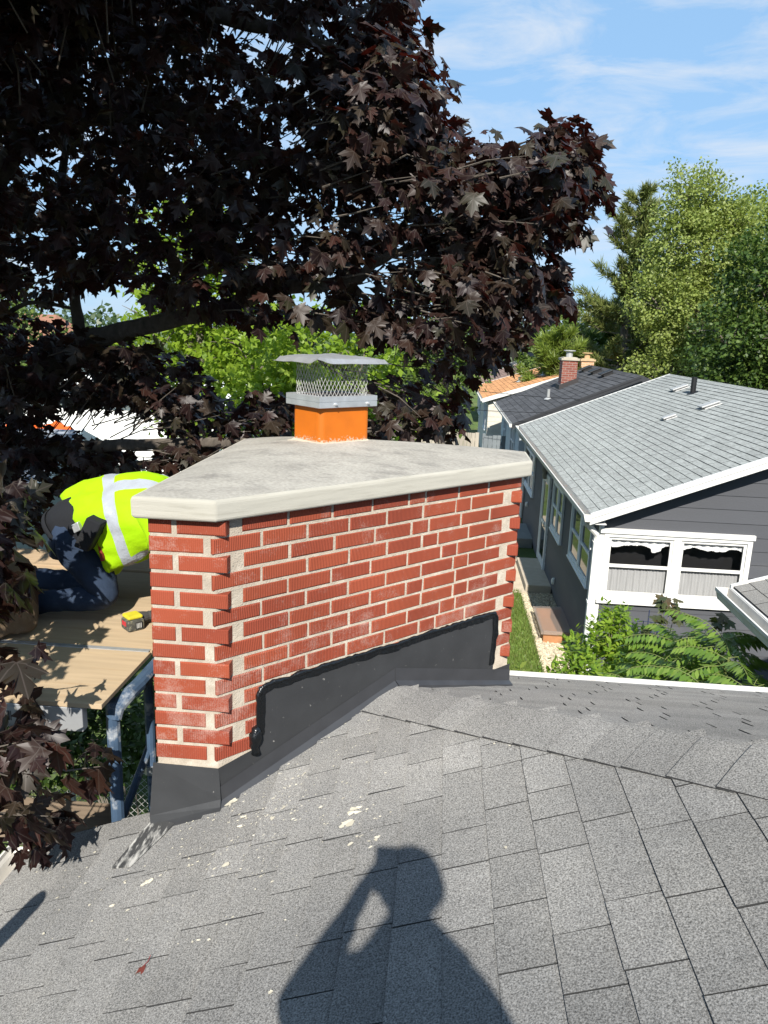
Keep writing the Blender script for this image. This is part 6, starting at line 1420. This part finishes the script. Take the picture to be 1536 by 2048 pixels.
for sg, elb, hnd in ((-1, (-0.222, -0.25, -0.29), LH), (1, (0.285, -0.25, -0.36), RH)):
    s1 = add((0.065+sg*0.135, -0.385, -0.06 if sg > 0 else -0.10), 0.078 if sg > 0 else 0.066, 2); (add((0.115, -0.41, 0.035), 0.085, 3) if sg > 0 else None); m1 = add(((0.055+sg*0.145+elb[0])/2, (-.39+elb[1])/2, (-.10+elb[2])/2), 0.066, s1); el = add(elb, 0.054, m1); add(np.array(elb)*0.2+np.array(hnd)*0.8-np.array([0, 0.02, 0]), 0.035, el)
skin('jacket', v, e, r, M_blackcloth, ph, sub=2)
v, e, r = [(0.07, -0.43, -0.60)], [], [(0.16, 0.12)]
for sg, f0 in ((-1, -0.02), (1, 0.24)):
    hp = add((0.10+sg*0.09, -0.43, -0.70), 0.10, 0); kn = add((0.10+sg*0.115, -0.40, -1.03), 0.07, hp); add((f0, -0.44, zA(f0)+0.10), 0.062, kn)
skin('trousers', v, e, r, M_denim, ph, sub=2)
for f0 in (-0.02, 0.24):
    s_ = MB(); rings = []
    for i, (yy, w, h) in enumerate(((-0.50, .03, .03), (-0.47, .042, .06), (-0.42, .046, .075), (-0.36, .046, .055), (-0.28, .05, .04), (-0.21, .042, .03), (-0.18, .02, .018))): rings.append([Vector((f0+w*math.cos(t), yy, zA(f0)+0.012+SL*w*math.cos(t)+h*(1+math.sin(t))*0.6)) for t in np.linspace(0, 2*math.pi, 14, endpoint=False)])
    s_.loft(rings); obj('shoe', s_, M_leather, ph, smooth=True)
s_ = MB(); s_.box(-0.050, 0.024, -0.028, -0.020, -0.132, 0.020); o = obj('phone', s_, M_black, bevel=0.003, loc=(-0.012, -0.024, -0.05)); tag(o, 'black phone held up in the hands of the standing photographer', 'phone')
s_ = MB(); s_.quad((-0.047, -0.0285, -0.129), (0.021, -0.0285, -0.129), (0.021, -0.0285, 0.017), (-0.047, -0.0285, 0.017)); obj('screen', s_, mat('phone_screen', (0.02, 0.02, 0.025), rough=0.1), o)
# ladder against the eave, outside the picture: its rail end throws the short dark bar at lower left
Pl = np.array([-1.43, 2.12, 0]); 
d0 = _F+_Rt*((86-768)/FPX)-_Up*((1792-1024)/FPX); tt = (KZ-SL*KX)/(d0[2]-SL*d0[0]); Pl = d0*tt
T0 = Pl-np.array(SUN_DIR)*1.45
ld = thing('ladder', 'aluminium ladder leaning on the left eave, its rail end shading the roof', 'ladder', (-2.7, T0[1], GZ))
topv = Vector(T0); bot = Vector((-2.75, T0[1], GZ)); dv = (topv-bot).normalized(); Lr = (topv-bot).length
for dy in (0, -0.42):
    s_ = MB(); s_.tube([bot+Vector((0, dy, 0)), topv+Vector((0, dy, 0))-dv*0.03, topv+Vector((0, dy, 0))], [0.036, 0.036, 0.026], 10); obj('rail', s_, M_alu2, ld)
for k in range(13):
    p = bot+dv*(0.3+0.3*k)
    if 0.3+0.3*k < Lr-0.3: s_ = MB(); s_.tube([p, p+Vector((0, -0.42, 0))], 0.015, 8); obj('rung', s_, M_alu2, ld)

# ------------------------------------------------------------------ small things on the shingles
def onA(x, y, h=0.0):
    d = _F+_Rt*((x-768)/FPX)-_Up*((y-1024)/FPX); t = (KZ-SL*KX+h)/(d[2]-SL*d[0]); return d*t
sp_m = MB()
def splat(p, r):
    n = random.randint(6, 10); ph_ = random.uniform(0, 6); st2 = random.uniform(1, 1.8); an = random.uniform(-0.6, 0.9); rim_ = []
    for k in range(n):
        t = 2*math.pi*k/n; q = r*random.uniform(.55, 1.25); ax_, ay_ = q*math.cos(t)*st2, q*math.sin(t); x_, y_ = ax_*math.cos(an)-ay_*math.sin(an), ax_*math.sin(an)+ay_*math.cos(an); rim_.append(Vector((p[0]+x_, p[1]+y_, zA(p[0]+x_)+0.0085)))
    c = Vector((p[0], p[1], zA(p[0])+0.0085+min(.004, r*.4)))
    k = len(sp_m.v); sp_m.v += [tuple(q) for q in rim_]+[tuple(c)]
    for i in range(n): sp_m.f.append((k+i, k+(i+1) % n, k+n)); sp_m.mi.append(0); sp_m.uv.append(None)
for (x0, x1, y0, y1, n, r0, r1) in ((330, 560, 1600, 1760, 200, .0012, .004), (440, 620, 1530, 1650, 190, .0012, .0045), (560, 800, 1420, 1640, 150, .0012, .004), (60, 600, 1640, 1900, 110, .0012, .005), (800, 1060, 1375, 1500, 90, .001, .004), (640, 760, 1600, 1700, 30, .002, .007)):
    for _ in range(n):
        x, y = rng.uniform(x0, x1), rng.uniform(y0, y1)
        p = onA(x, y)
        if p[0]+p[1] > HIP-0.02 or (p[1] > 2.44 and p[1] > 2.44+(p[0]+0.85)) or p[0] < EX: continue
        splat(p, r0+(r1-r0)*rng.uniform(0, 1)**3)
for (x, y, r_) in ((463, 1608, .016), (470, 1603, .012), (704, 1632, .018), (697, 1650, .015), (712, 1622, .010), (296, 1767, .012), (290, 1771, .008), (452, 1735, .009), (250, 1768, .006), (222, 1817, .006), (545, 1640, .007), (480, 1655, .008), (490, 1635, .007), (170, 1770, .005), (540, 1990, .005), (88, 1871, .005), (1010, 1700, .004)): 
    for _ in range(3): splat(onA(x, y)+rng.normal(0, r_*.5, 3), r_*rng.uniform(.5, 1))
o = obj('mortar_splatter', sp_m, mat('dried_mortar', (0.44, 0.41, 0.33), rough=1.0, island=0.25)); tag(o, kind='stuff')
lf_ = onA(288, 1938); V, F, U = leaves(np.array([lf_+np.array([0, 0, .012])]), np.array([[0.3, -0.8, 0.05]]), np.array([[0.2, 0.1, 1.0]]), np.array([0.032]), fold=0.9, curl=0.6)
o = np_obj('fallen_leaf', V, F, leafmat('fallen_red', [(0.13, 0.03, 0.025), (0.16, 0.04, 0.03)], tw=0.1), uv=U, loc=tuple(lf_)); tag(o, 'tiny curled red leaf with thin stalk lying on the shingles', 'leaf')
s_ = MB(); p0 = Vector(lf_)+Vector((0, 0, .012)); s_.tube([p0, p0+Vector((.008, .012, .004)), p0+Vector((.010, .026, .012))], .0011, 5); obj('stalk', s_, mat('red_stalk', (0.2, 0.03, 0.03)), o)
